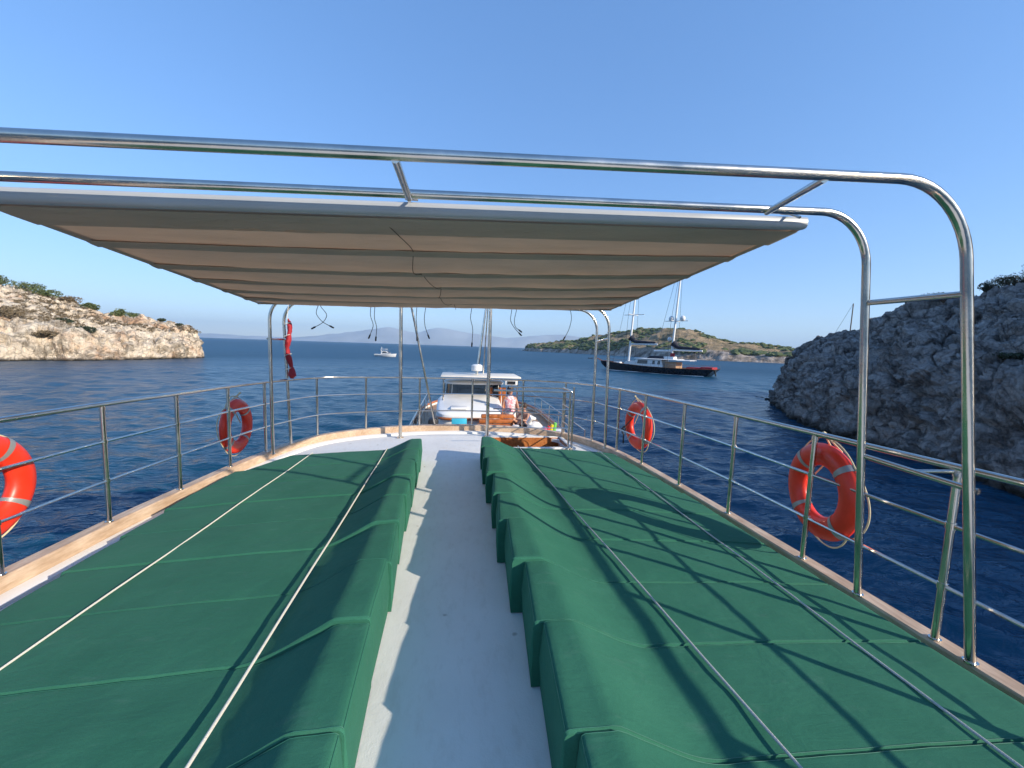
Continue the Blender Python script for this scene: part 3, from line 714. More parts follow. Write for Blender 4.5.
# ------------------------------------------------------------------ awning
XC = -.15; Y0, Y1 = 2.30, 5.42
aw = thing('awning', (XC, Y0, 2.4), 'taupe fabric awning with battens hung under the steel arches', 'awning')
bat = [2.33, 2.93, 3.50, 4.02, 4.54, 5.02, Y1]
def awz(x, y):
    t = (y - Y0) / (Y1 - Y0); zf = 2.385 + .044 * (x - 0); zb = 2.185 + .028 * (x - 0)
    return zf + (zb - zf) * t
def half(y): return 2.33
def halfl(y): return 2.16 + .2 * (y - Y0) / (Y1 - Y0)
def sag(y):
    for a, b in zip(bat, bat[1:]):
        if a <= y <= b:
            u = (y - a) / (b - a); return math.sin(math.pi * u) ** .85 * (.55 if a < 2.5 else 1)
    return 0
rows = []
NX, NY = 70, 84
for i in range(NY + 1):
    y = Y0 + (Y1 - Y0) * i / NY; row = []
    for k in range(NX + 1):
        s_ = -1 + 2 * k / NX; x = XC + s_ * (half(y) if s_ > 0 else halfl(y))
        z = awz(x, y) - .055 * sag(y) * (1 - .93 * abs(s_) ** 6) - .03 * (1 - s_ * s_) * math.sin(math.pi * (y - Y0) / (Y1 - Y0))
        z += .012 * noise.noise(Vector((x * 1.3, y * 3, 0))) * (sag(y) + .2) + .006 * noise.noise(Vector((x * 5, y * 4, 5)))
        row.append(Vector((x, y, z)))
    rows.append(row)
m = MB(); m.grid(rows); o = m.build('fabric', M['awning'], aw)
sm = o.modifiers.new('thick', 'SOLIDIFY'); sm.thickness = .003
for y in bat[1:-1]:
    m = MB(); rr = []
    for k in range(NX + 1):
        s_ = -1 + 2 * k / NX; x = XC + s_ * ((half(y) if s_ > 0 else halfl(y)) - .012); z = awz(x, y) - .03 * (1 - s_ * s_) * math.sin(math.pi * (y - Y0) / (Y1 - Y0)) - .012
        rr.append(Vector((x, y, z + .004 * noise.noise(Vector((x * 3, y, 1))))))
    m.tube(rr, .013, 10)
    # doubled cloth each side of the batten
    g = [[p + Vector((0, -.045, -.004)), p + Vector((0, 0, -.016)), p + Vector((0, .05, -.022))] for p in rr]
    m.grid(g); m.build('batten_sleeve', M['sleeve'], aw)
m = MB(); xl = XC - halfl(Y0) + .015; rr = [Vector((xl + (XC + half(0) - .015 - xl) * k / 40, Y0 + .05, 0)) for k in range(41)]
m.grid([[Vector((p.x, Y0 + .02, awz(p.x, Y0) - .028)), Vector((p.x, Y0 + .13, awz(p.x, Y0 + .13) - .035 + .01 * noise.noise(p * 3))), Vector((p.x, Y0 + .26, awz(p.x, Y0 + .26) - .035))] for p in rr])
m.build('front_flap', M['sleeve'], aw)
m = MB()
pf = []
for k in range(16):
    a = 2 * math.pi * k / 16; pf.append((math.copysign(abs(math.cos(a)) ** .6, math.cos(a)) * .035, math.copysign(abs(math.sin(a)) ** .7, math.sin(a)) * .036))
rows = []
for x in [XC - halfl(Y0) - .012, XC - halfl(Y0) - .01] + [XC - 2.1 + 4.3 * k / 20 for k in range(21)] + [XC + half(0) - .022, XC + half(0) - .02]:
    rows.append([Vector((x, Y0 - .02 + a, awz(x, Y0) + .01 + b)) for a, b in pf + [pf[0]]])
m.grid(rows)
n0 = len(m.v); m.f.append(tuple(range(16))); m.f.append(tuple(n0 - 17 + k for k in range(16)))
m.build('front_bar', simple('white_powder_coat', (.4, .42, .43), .35, 0, .05, 3), aw)
hh2 = lambda y, q: half(y) if q > 0 else halfl(y)
for s2 in (-1, 1):
    m = MB(); m.grid([[Vector((XC + s2 * (hh2(y, s2) + .006), y, awz(XC + s2 * hh2(y, s2), y) + .006)), Vector((XC + s2 * (hh2(y, s2) - .01), y, awz(XC + s2 * hh2(y, s2), y) - .02)), Vector((XC + s2 * (hh2(y, s2) - .05), y, awz(XC + s2 * hh2(y, s2), y) - .014))] for y in [Y0 + (Y1 - Y0) * k / 40 for k in range(41)]]); m.build('side_hem', M['sleeve'], aw)
m = MB(); m.tube([Vector((XC + s_ * hh2(Y1, s_), Y1 + .0, awz(XC + s_ * half(0), Y1) - .012)) for s_ in [-1 + k / 10 for k in range(21)]], .014, 10); m.build('rear_batten', M['sleeve'], aw)
for x in (-.26, 2.02):   # hangers joining the bar to the second arch
    m = MB(); z = awz(x, Y0); m.box((x, Y0 - .05, z + .062), (.07, .05, .012), b=.003); m.tube([(x, Y0 - .05, z + .06), (x, 2.16, 2.50 + .042 * (x - 2.47) - .0)], .008, 8); m.build('hanger', M['steel'], aw)
m = MB(); pts = []
for k in range(60):
    y = Y0 + .12 + (Y1 - Y0 - .3) * k / 59; s_ = sag(y); x = -.42 + .12 * (y - Y0) + .05 * math.sin(y * 5.2)
    pts.append(Vector((x, y, awz(x, y) - .062 * s_ - .03 * math.sin(math.pi * (y - Y0) / (Y1 - Y0)) - .012)))
m.tube(pts, .0028, 6); m.build('cord', simple('brown_cord', (.12, .09, .07), .8), aw)

# hanging cables with plugs, off the rear batten
cab = [(318, [(319, 305), (315, 313), (322, 322), (330, 326)], 'thin black cable with two plugs hanging leftmost from the awning edge', [(319, 305), (328, 315), (323, 323), (315, 327)]),
       (371, [(371, 306), (370, 316), (374, 325), (370, 335)], 'black cable hanging just left of the left awning post, bent outward to the left', None),
       (377, [(375, 306), (374, 318), (377, 327), (376, 337)], 'straight black cable hanging close against the left side of the left awning post', None),
       (417, [(417, 307), (416, 318), (417, 328), (417, 337)], 'straight black cable hanging just right of the left awning post', None),
       (426, [(426, 307), (424, 317), (425, 327), (428, 335)], 'curved black cable hanging midway between the two awning posts', None),
       (472, [(472, 308), (470, 318), (473, 328), (472, 343)], 'long black cable hanging left of the right awning post, lowest plug of all', None),
       (515, [(512, 309), (510, 321), (515, 329), (519, 333)], 'looped black cable with two plugs hanging right of the right awning post', [(517, 309), (514, 320), (515, 328), (519, 330)]),
       (568, [(570, 309), (572, 318), (569, 330), (565, 337)], 'black cable hanging rightmost from the awning edge near the far arches', None)]
for cx, A, lb, B2 in cab:
    def wp(q): return CAM + ray(*q) * ((Y1 + .02) / ray(*q).y)
    p0 = wp(A[0]); o = thing('hanging_cable', (p0.x, Y1 + .02, p0.z), lb, 'cable', 'plug cables hanging from the awning edge')
    for pts in ([A, B2] if B2 else [A]):
        Q = [wp(q) for q in pts]; Q = [Q[0] + Vector((0, 0, .04))] + Q; Q = smooth(resample(Q, .02), 6)
        m = MB(); m.tube(Q, .004, 6); m.build('wire', M['cable'], o)
        d = (Q[-1] - Q[-4]).normalized(); m = MB(); m.tube([Q[-1] - d * .01, Q[-1] + d * .005, Q[-1] + d * .05, Q[-1] + d * .055], [.006, .011, .010, .005], 8); m.build('plug', M['cable'], o)

# furled flag on the far left arch
o = thing('furled_flag', (-2.62, 6.5, 1.2), 'red flag rolled up and tied to the far left arch', 'flag')
m = MB(); P = []; rr = []
for k in range(46):
    t = k / 45; z = 1.98 - .93 * t; P.append(Vector((-2.60 + .02 * math.sin(t * 9) + .02 * t + .03 * max(0, t - .8), 6.53 + .015 * math.cos(t * 7), z)))
    rr.append((.014 + .02 * sstep(t * 6) + .007 * math.sin(t * 21) + .016 * sstep((t - .8) * 8)) * (1 if t < .97 else .5))
m.tube(P, rr, 14)
for i, v in enumerate(m.v): v += Vector((1, 1, 0)) * .012 * noise.noise(v * 22)
m.build('cloth', M['redcloth'], o)
for z in (1.9, 1.72, 1.42, 1.2):
    m = MB(); m.tube([Vector((-2.61, 6.53, z)) + Vector((math.cos(a) * .052, math.sin(a) * .052, .02 * math.cos(a))) for a in [2 * math.pi * k / 14 for k in range(14)]], .004, 5, closed=True); m.build('tie_cord', M['ropew'], o)
m = MB(); m.tube([(-2.6, 6.5, 1.95), (-2.58, 6.52, 2.25)], .004, 5); m.build('halyard', M['ropew'], o)

# rigging stays on the far end
for a, b, lb in (((-.9, 7.5, 2.6), (-.39, 7.72, .02), 'slanting steel stay beside the left awning post at the far rail'),):
    m = MB(); m.tube([a, b], .02, 10); m.build('rigging_stay', M['steel'], origin=b, label=lb, cat='stay')

# ------------------------------------------------------------------ life rings
def life_ring(loc, rz_, tilt, label, copy=None, spin=0):
    if copy is None:
        t = thing('life_ring', (0, 0, 0), label, 'life ring', 'orange life rings hung outside the rails')
        Ro, rt = .285, .088
        m = MB(); rows = []
        for i in range(56):
            a = 2 * math.pi * i / 56; row = []
            for k in range(19):
                b = 2 * math.pi * k / 18; rr = Ro + rt * math.cos(b) * 1.0; row.append(Vector((math.cos(a) * rr, math.sin(b) * rt * .66, math.sin(a) * rr)))
            rows.append(row)
        m.grid(rows, closeu=True); m.build('ring', M['orange'], t)
        for q in range(4):
            a0 = math.pi / 4 + q * math.pi / 2; m = MB(); rows = []
            for i in range(7):
                a = a0 + (i - 3) * .022; rows.append([Vector((math.cos(a) * (Ro + (rt + .003) * math.cos(b)), math.sin(b) * (rt * .66 + .003), math.sin(a) * (Ro + (rt + .003) * math.cos(b)))) for b in [2 * math.pi * k / 18 for k in range(19)]])
            m.grid(rows); m.build('reflective_band', M['band'], t)
        m = MB(); P = []
        for i in range(96):
            a = 2 * math.pi * i / 96; u = ((a - math.pi / 4) % (math.pi / 2)) / (math.pi / 2)
            P.append(Vector((math.cos(a), 0, math.sin(a))) * (Ro + rt + .006 + .06 * math.sin(math.pi * u) * (.5 + .5 * math.sin(i * .13))) + Vector((0, -.02 * math.sin(math.pi * u) - .01, 0)))
        m.tube(P, .006, 6, closed=True); m.build('grab_line', M['ropey'], t)
        m = MB()
        for s_ in (-1, 1): m.tube([(0, .03, .455), (s_ * .05, -.075, .33), (s_ * .13, -.078, .16), (s_ * .24, -.07, .02)], .0065, 6)
        m.ball((0, .03, .455), .018, 1)
        m.build('hanging_cord', M['ropey'], t)
    else:
        t = copy.copy(); C.objects.link(t); t['label'] = label
        for ch in list(copy.children):
            c = ch.copy(); C.objects.link(c); c.parent = t
    t.location = loc; t.rotation_euler = (tilt, spin, rz_); return t
M['ropey'] = simple('cream_cord', (.68, .56, .34), .8, 0, .15, 120)
lr = life_ring((2.86, 2.60, .61), math.radians(78), 0, 'orange life ring nearest on the right rail, beside the arch leg')
life_ring((2.83, 5.68, .50), math.radians(93), 0, 'orange life ring far along the right rail, by the dark knotted cord', lr, spin=.2)
life_ring((-2.98, 5.76, .45), math.radians(-89), 0, 'orange red life ring far along the left rail, next to the far arch', lr, spin=-.1)
life_ring((-3.10, 2.93, .60), math.radians(-88), 0, 'orange life ring at the left picture edge, half out of view', lr, spin=.15)
# dark knotted cord beside the far right ring
m = MB(); m.tube([(2.69, 5.95, .40), (2.72, 5.9, .36), (2.71, 5.86, .41), (2.70, 5.9, .44), (2.68, 5.95, .38), (2.70, 5.9, .3), (2.70, 5.9, .16)], .012, 7); m.tube([(2.70, 5.9, .42), (2.8, 5.8, .6)], .008, 6)
m.build('knotted_cord', M['cable'], origin=(2.7, 5.9, .16), label='dark cord knotted to the mid rail beside the far right life ring', cat='cord')

# ------------------------------------------------------------------ people
def skin_body(name, joints, edges, mat, parent, root=0, sub=2):
    me = bpy.data.meshes.new(name); org = Vector(parent['_o'])
    me.from_pydata([tuple(Vector(j[0]) - org) for j in joints], edges, [])
    o = bpy.data.objects.new(name, me); C.objects.link(o); o.parent = parent; o['_o'] = tuple(org)
    sk = o.modifiers.new('skin', 'SKIN'); sk.use_smooth_shade = True
    if not me.skin_vertices: 
        me.attributes
        bm = bmesh.new(); bm.from_mesh(me); bm.verts.layers.skin.verify(); bm.to_mesh(me); bm.free()
    for i, j in enumerate(joints):
        r = j[1]; me.skin_vertices[0].data[i].radius = r if isinstance(r, tuple) else (r, r)
        me.skin_vertices[0].data[i].use_root = (i == root)
    ss = o.modifiers.new('sub', 'SUBSURF'); ss.levels = sub; ss.render_levels = sub
    me.materials.append(mat); return o
def person(base, S_, pose, label, hairlen, shirt, shorts, yaw=0):
    base = Vector(base); Rm = Matrix.Rotation(yaw, 3, 'Z'); t = thing('person', base, label, 'person')
    def w_(p): return base + Rm @ (Vector(p) * S_)
    J = pose; names = list(J.keys()); idx = {k: i for i, k in enumerate(names)}
    E = [(a, b) for a, b in [('pelvis', 'waist'), ('waist', 'chest'), ('chest', 'neck'), ('neck', 'head0'), ('head0', 'head1'), ('pelvis', 'hipL'), ('hipL', 'kneeL'), ('kneeL', 'ankL'), ('ankL', 'toeL'), ('pelvis', 'hipR'), ('hipR', 'kneeR'), ('kneeR', 'ankR'), ('ankR', 'toeR'), ('chest', 'shL'), ('shL', 'elL'), ('elL', 'wrL'), ('wrL', 'haL'), ('chest', 'shR'), ('shR', 'elR'), ('elR', 'wrR'), ('wrR', 'haR')]]
    rad = dict(pelvis=(.115, .09), waist=(.1, .075), chest=(.13, .09), neck=.048, head0=.07, head1=.085, hipL=.085, hipR=.085, kneeL=.052, kneeR=.052, ankL=.036, ankR=.036, toeL=.028, toeR=.028, shL=.05, shR=.05, elL=.036, elR=.036, wrL=.025, wrR=.025, haL=(.036, .018), haR=(.036, .018))
    sc = lambda r: tuple(x * S_ for x in r) if isinstance(r, tuple) else r * S_
    js = [(w_(J[k]), sc(rad[k])) for k in names]; es = [(idx[a], idx[b]) for a, b in E]
    for s_ in 'LR':   # five fingers
        wr, ha = Vector(J['wr' + s_]), Vector(J['ha' + s_]); d = (ha - wr).normalized(); sd = d.orthogonal().normalized()
        for k, (o_, ln) in enumerate(((-.026, .055), (-.009, .068), (.009, .064), (.026, .05), (-.05, .02))):
            a = len(js); js.append((w_(ha + sd * o_ + d * .03), .009 * S_)); js.append((w_(ha + sd * o_ * 1.15 + d * (.03 + ln)), .007 * S_)); es += [(idx['ha' + s_], a), (a, a + 1)]
    skin_body('body', js, es, M['skin'], t)
    h = Vector(J['head1']); h0 = Vector(J['head0']); f = Vector((0, -1, 0)) 
    m = MB(); m.ball(w_(h + Vector((0, .03, .03))), .105 * S_, 2, (1, 1.05, 1.0))
    if hairlen: m.tube([w_(h + Vector((0, .07, .02))), w_(h + Vector((0, .1, -.12))), w_(h + Vector((0, .1, -hairlen)))], [.08 * S_, .085 * S_, .03 * S_], 10)
    m.build('hair', M['hair'], t)
    m = MB(); m.tube([w_(h + Vector((0, -.085, -.01))), w_(h + Vector((0, -.115, -.04)))], [.01 * S_, .016 * S_], 6)
    m.build('nose', M['skin'], t)
    for s_ in (-1, 1):
        m = MB(); m.ball(w_(h + Vector((s_ * .033, -.082, 0))), .011 * S_, 1); m.build('eye', M['black_rubber'], t)
        m = MB(); m.ball(w_(h + Vector((s_ * .095, .0, -.01))), .022 * S_, 1, (.5, 1, 1.3)); m.build('ear', M['skin'], t)
    m = MB(); m.ball(w_(h + Vector((0, -.088, -.062))), .02 * S_, 1, (1.2, .4, .35)); m.build('mouth', M['redcloth'], t)
    def wrap(nm, keys, radii, mat, ex=1.16):
        m = MB(); P = [w_(J[k]) for k in keys]; rows = []
        for k, (a, b) in enumerate(radii):
            p = P[k]; rows.append([p + Rm @ Vector((math.cos(q) * a * S_ * ex, math.sin(q) * b * S_ * ex, 0)) for q in [2 * math.pi * i / 16 for i in range(17)]])
        m.grid(rows); m.build(nm, mat, t)
    if shirt: wrap('top', ['pelvis', 'waist', 'chest', 'neck'], [(.15, .12), (.135, .105), (.17, .115), (.07, .06)], shirt)
    if shorts:
        m = MB()
        for s_ in 'LR':
            a, b = Vector(J['hip' + s_]), Vector(J['knee' + s_]); m.tube([w_(a + (a - b).normalized() * .05), w_(a.lerp(b, .3)), w_(a.lerp(b, .65))], [.12 * S_, .105 * S_, .085 * S_], 14, caps=False)
        m.tube([w_(Vector(J['pelvis']) - Vector((0, 0, .06))), w_(Vector(J['pelvis']).lerp(Vector(J['waist']), .6))], [.14 * S_, .125 * S_], 16)
        m.build('shorts', shorts, t)
    return t
stand = dict(pelvis=(0, 0, .92), waist=(0, -.01, 1.08), chest=(0, -.01, 1.28), neck=(0, -.0, 1.42), head0=(0, -.02, 1.5), head1=(0, -.025, 1.59), hipL=(.09, 0, .86), kneeL=(.11, -.03, .48), ankL=(.12, .02, .08), toeL=(.13, -.14, .03), hipR=(-.09, 0, .86), kneeR=(-.1, -.05, .48), ankR=(-.1, .0, .08), toeR=(-.12, -.16, .03),
             shL=(.175, 0, 1.35), elL=(.25, -.05, 1.09), wrL=(.2, -.22, .95), haL=(.17, -.29, .93), shR=(-.175, 0, 1.35), elR=(-.24, .02, 1.08), wrR=(-.22, -.14, .9), haR=(-.2, -.21, .87))
sit = dict(pelvis=(0, 0, .12), waist=(0, .03, .28), chest=(0, .02, .48), neck=(0, -.01, .62), head0=(0, -.03, .7), head1=(0, -.035, .79), hipL=(.09, -.03, .11), kneeL=(.14, -.38, .38), ankL=(.12, -.55, .06), toeL=(.12, -.68, .03), hipR=(-.09, -.03, .11), kneeR=(-.14, -.36, .4), ankR=(-.12, -.52, .06), toeR=(-.13, -.66, .03),
           shL=(.175, .02, .55), elL=(.25, -.14, .36), wrL=(.17, -.34, .42), haL=(.12, -.4, .42), shR=(-.175, .02, .55), elR=(-.25, -.12, .36), wrR=(-.17, -.32, .44), haR=(-.12, -.38, .44))

# ------------------------------------------------------------------ boat moored beyond the deck end
DZ = -1.2
mbt = thing('moored_boat', (1.0, 10.2, DZ), 'white cabin boat with varnished wood trim moored just beyond the deck end', 'boat')
out = []
for k in range(40):
    t = k / 39; y = 9.3 + 11.5 * t; hw = 2.1 + .45 * math.sin(min(1, t * 2.2) * math.pi / 2) - 2.3 * max(0, (t - .6) / .4) ** 1.9; out.append((y, max(.05, hw)))
m = MB(); m.grid([[Vector((1.05 - h, y, DZ + .25 * max(0, (y - 15) / 6) ** 2)), Vector((1.05 + h, y, DZ + .25 * max(0, (y - 15) / 6) ** 2))] for y, h in out]); m.build('deck', M['teakdeck'], mbt)
m = MB()
for s_ in (-1, 1): m.grid([[Vector((1.05 + s_ * (h + .0), y, DZ + .12 + .25 * max(0, (y - 15) / 6) ** 2)), Vector((1.05 + s_ * (h + .06), y, DZ - .2)), Vector((1.05 + s_ * h * .97, y, DZ - 1.0)), Vector((1.05 + s_ * h * .8, y, WATER - .4))] for y, h in out])
y, h = out[0]; m.add([(1.05 - h, y, DZ + .12), (1.05 + h, y, DZ + .12), (1.05 + h * .8, y, WATER - .4), (1.05 - h * .8, y, WATER - .4)], [(0, 1, 2, 3)])
m.build('hull', M['white_gel'], mbt)
m = MB()
for s_ in (-1, 1): m.tube([Vector((1.05 + s_ * h, y, DZ + .14 + .25 * max(0, (y - 15) / 6) ** 2)) for y, h in out], .05, 8)
m.tube([(1.05 - out[0][1], 9.3, DZ + .14), (1.05 + out[0][1], 9.3, DZ + .14)], .05, 8); m.build('gunwale', M['varnish'], mbt)
# trunk cabin: sloping white top with rounded right end, varnished side below
def plan(cx, cy, hx, hy, n=28, e=.45):
    return [(cx + hx * math.copysign(abs(math.cos(a)) ** e, math.cos(a)), cy + hy * math.copysign(abs(math.sin(a)) ** e, math.sin(a))) for a in [2 * math.pi * k / n for k in range(n)]]
def slab(mb, pl_, z0, zf, rim=.06):
    n = len(pl_); cx = sum(p[0] for p in pl_) / n; cy = sum(p[1] for p in pl_) / n
    rings = []
    for f, dz_ in ((1, z0), (1, None), (.97, rim * .6), (.9, rim), (.0, rim * 1.5)):
        r = []
        for x, y in pl_:
            X, Y = cx + (x - cx) * f, cy + (y - cy) * f
            r.append(Vector((X, Y, z0 if dz_ == z0 and f == 1 and not r_first[0] else zf(X, Y) + (0 if dz_ is None else dz_))))
        rings.append(r + [r[0]]); r_first[0] = True
    mb.grid(rings)
r_first = [False]
m = MB(); slab(m, plan(.42, 12.2, 1.0, .95), -.43, lambda x, y: -.36 + .2 * (y - 11.3)); m.build('trunk_top', M['white_gel'], mbt)
r_first = [False]
m = MB(); slab(m, plan(.42, 12.2, .93, .88), DZ, lambda x, y: -.5); m.build('trunk_side', M['white_gel'], mbt)
m = MB()
for k in range(7): m.box((1.0 + .03 * k, 10.9 - .02 * (k % 2), -1.12 + .135 * k), (1.3 - .06 * k, .16, .11), b=.03)
m.build('varnished_locker', M['varnish'], mbt)
m = MB(); m.box((.10, 10.85, -.47), (.42, .05, .2), b=.015); m.box((.10, 10.78, -.59), (.46, .16, .04), b=.015); m.build('blue_panel', M['blue'], mbt)
m = MB(); pl2 = plan(.42, 12.2, 1.0, .95); m.tube([Vector((x, y, -.47)) for x, y in pl2], .035, 8, closed=True); m.build('rubbing_strake', M['varnish'], mbt)
m = MB(); m.box((-.38, 10.6, DZ + .3), (.75, .4, .62), b=.04); m.build('varnished_bench', M['varnish'], mbt)
m = MB(); m.box((.45, 10.8, DZ + .26), (.5, .3, .5), b=.04); m.build('locker_seat', M['varnish'], mbt)
m = MB(); m.box((.1, 11.7, -.2), (.5, .4, .06), b=.02); m.build('deck_hatch', M['white_gel'], mbt)
# wheelhouse
r_first = [False]
m = MB(); slab(m, plan(.62, 14.3, 1.08, 1.25, e=.5), DZ, lambda x, y: -.13); m.build('wheelhouse', M['white_gel'], mbt)
m = MB(); pl_ = plan(.62, 14.3, 1.0, 1.2, 40, .5); m.grid([[Vector((x, y, -.12)) for x, y in pl_ + [pl_[0]]], [Vector((.62 + (x - .62) * .97, 14.3 + (y - 14.3) * .95, .36)) for x, y in pl_ + [pl_[0]]]]); m.build('windshield', M['glass'], mbt)
m = MB()
for k in (26, 31, 35):
    x, y = pl_[k]; m.tube([(x, y, -.03), (.62 + (x - .62) * .97, 14.3 + (y - 14.3) * .95, .37)], .014, 6)
m.build('window_post', M['white_gel'], mbt)
r_first = [False]
m = MB(); slab(m, plan(.6, 14.25, 1.06, 1.28, e=.5), .37, lambda x, y: .42); m.build('wheelhouse_roof', M['white_gel'], mbt)
m = MB(); m.box((.78, 13.0, .67), (2.55, 1.5, .1), b=.045)
m.build('hardtop', simple('beige_roof', (.72, .66, .56), .5, 0, .08, 3), mbt)
m = MB()
for x in (-.4, 1.96):
    for y in (12.4, 13.7): m.tube([(x, y, .63), (x, y, DZ)], .025, 8)
m.build('hardtop_post', M['steel'], mbt)
m = MB(); m.box((1.75, 12.4, .52), (.4, .12, .16), b=.02); m.build('light_box', M['white_gel'], mbt)
m = MB(); m.box((1.75, 12.33, .52), (.26, .02, .1)); m.build('lamp_glass', M['glass'], mbt)
m = MB(); m.tube([(.66, 13.0, .65), (1.0, 13.1, 3.6)], [.045, .03], 12); m.tube([(.9, 13.3, .65), (1.02, 13.15, 3.5)], .018, 8); m.build('mast', M['steel'], mbt)
m = MB(); m.tube([(.66, 12.85, .84), (.66, 12.85, .86), (.66, 12.85, 1.02), (.66, 12.85, 1.06)], [.15, .18, .18, .12], 16); m.build('radome', M['white_gel'], mbt)
m = MB()
for z in (.62,):
    pass
railp = [(x, y) for x, y in ((-1.0, 9.5), (-1.1, 11), (-1.15, 13), (-1.2, 15))]
for s_, X in ((-1, -1.15), (1, 3.3)):
    m.tube([(X, 9.5, DZ + .8), (X, 17, DZ + .9)], .015, 6); m.tube([(X, 9.5, DZ + .45), (X, 17, DZ + .5)], .008, 6)
    for y in (9.5, 10.8, 12.1, 13.4, 14.7, 16): m.tube([(X, y, DZ), (X, y, DZ + .82)], .013, 6)
m.build('deck_rail', M['steel'], mbt)
m = MB()
for x in (1.15, 1.45): m.tube([(x, 12.9, DZ), (x, 12.9, .3)], .05, 8)
m.box((1.55, 12.6, -.25), (.12, .1, 1.2)); m.build('wood_pillar', M['varnish'], mbt)

# things on its deck
person((1.62, 11.6, DZ + .01), .98, stand, 'person standing on the moored boat in a red and white patterned top', .2, M['pinkcloth'], M['whitecloth'], yaw=.3)
person((1.98, 11.1, DZ + .44), .9, sit, 'person sitting on the moored boat in dark shorts', 0, None, M['darkcloth'], yaw=-.9)
m = MB(); m.box((2.35, 10.95, DZ + .22), (1.75, 1.3, .42), b=.05); m.build('deck_pad', M['whitecloth'], origin=(2.35, 10.95, DZ), label='raised white sun pad under the seated person', cat='sun pad')
TZ = DZ + .43
m = MB(); m.tube([(1.66, 10.55, TZ), (1.66, 10.55, TZ + .02), (1.66, 10.55, TZ + .25), (1.66, 10.55, TZ + .27)], [.06, .08, .095, .09], 18); m.build('bucket', M['white_gel'], origin=(1.66, 10.55, TZ), label='white bucket standing left of the seated person', cat='bucket')
m = MB(); m.ball((2.2, 10.6, TZ + .2), .2, 2, (1.1, 1, .9)); m.tube([(2.12, 10.6, TZ + .25), (2.02, 10.55, TZ + .36), (2.08, 10.5, TZ + .5), (2.2, 10.5, TZ + .46)], [.09, .075, .085, .04], 12); m.tube([(2.25, 10.6, TZ + .16), (2.5, 10.55, TZ + .12), (2.75, 10.5, TZ + .1)], [.14, .11, .05], 12)
m.build('inflatable_float', M['whitecloth'], origin=(2.2, 10.6, TZ), label='large white inflatable float right of the seated person', cat='pool float')
o = thing('rainbow_float', (2.6, 10.4, TZ), 'small rainbow coloured inflatable beside the white float', 'pool float')
for k, mt in enumerate(('magenta', 'orange', 'yellow', 'green_v')):
    m = MB(); x = 2.42 + .085 * k; m.tube([(x, 10.35, TZ + .06), (x + .03, 10.37, TZ + .2), (x + .06, 10.35, TZ + .24 + .05 * k)], [.055, .065, .04], 10); m.build('stripe_tube', M[mt], o)
# black outboard dinghy at its left
o = thing('rubber_dinghy', (-.75, 9.2, -1.35), 'small black rubber dinghy with outboard engine left of the white cabin boat', 'dinghy')
dz_ = -.8
m = MB(); m.tube(fillet([(-1.15, 11.0, dz_), (-1.15, 9.2, dz_), (-.35, 9.2, dz_), (-.35, 11.0, dz_)], .35, 8), .17, 14); m.build('tube_hull', M['black_rubber'], o)
m = MB(); m.box((-.75, 10.1, dz_ - .1), (.7, 1.7, .06)); m.build('floor', M['darkcloth'], o)
m = MB(); m.box((-.6, 10.6, dz_ + .32), (.26, .4, .34), b=.07); m.tube([(-.6, 10.6, dz_ + .2), (-.6, 10.65, dz_ - .5)], [.08, .05], 10); m.build('outboard_engine', M['black_rubber'], o)
m = MB(); m.box((-.98, 10.2, dz_ + .26), (.3, .5, .22), b=.06); m.tube([(-.98, 10.0, dz_ + .3), (-1.0, 9.9, dz_ + .6), (-.9, 9.9, dz_ + .6)], .015, 6); m.build('console', M['black_rubber'], o)
m = MB()
for y in (9.5, 10.7):
    for x in (-1.1, -.4): m.tube([(x, y, DZ), (x, y, dz_ - .1)], .03, 8)
m.build('cradle', M['steel'], o)
m = MB(); m.box((-.36, 9.75, dz_ + .3), (.2, .3, .12), b=.05); m.build('seat', M['band'], o)

# ------------------------------------------------------------------ black yacht
bowW = on_water(606, 369.5); sternW = on_water(709, 376.8)
ax = (sternW - bowW); L = ax.length; ax.normalize(); sd = Vector((-ax.y, ax.x, 0))   # sd points away from us or to us
if sd.dot(Vector((0, 0, 0)) - bowW) < 0: sd = -sd
yt = thing('black_yacht', bowW + ax * L * .5, 'large black hulled two masted sailing yacht anchored in the bay', 'sailing yacht')
def Y(s_, a, z): return bowW + ax * (s_ * L) + sd * a + Vector((0, 0, z))
def sheer(t): return 2.35 - 2.2 * t + 1.5 * t * t + (.0)
def beam(t): return 3.0 * (math.sin(math.pi * min(1, max(0, (t + .07) / .62)) / 2) ** .8 if t < .55 else 1 - .28 * ((t - .55) / .5) ** 2)
m = MB(); rowsS = []
T = [-.065 + (1.06 + .065) * k / 44 for k in range(45)]
for t in T:
    zs = sheer(max(0, t)); b_ = beam(t); row = []
    for q in range(9):
        f = q / 8; z = -.5 + (zs + .5) * f
        # overhanging bow and stern
        tt = t
        if t < .05: tt = .03 + (t - .03) * sstep(f * 1.1)
        if t > .98: tt = .98 + (t - .98) * f
        wdt = b_ * (.72 + .28 * f ** .6) * (1 if t > .05 else (.35 + .65 * f))
        row.append((tt, wdt, z))
    rowsS.append(row)
for s_ in (-1, 1): m.grid([[Y(a, s_ * b_, z) for a, b_, z in r] for r in rowsS])
r = rowsS[-1]; m.grid([[Y(a, b_, z) for a, b_, z in r], [Y(a, -b_, z) for a, b_, z in r]]); m.build('hull', M['black_hull'], yt)
m = MB(); m.grid([[Y(r[-1][0], r[-1][1] * .98, r[-1][2] - .12), Y(r[-1][0], -r[-1][1] * .98, r[-1][2] - .12)] for r in rowsS]); m.build('deck', M['teakdeck'], yt)
m = MB()
for s_ in (-1, 1): m.grid([[Y(r[1][0], s_ * (r[1][1] + .12), -.15), Y(r[1][0], s_ * (r[1][1] + .15), .16)] for r in rowsS])
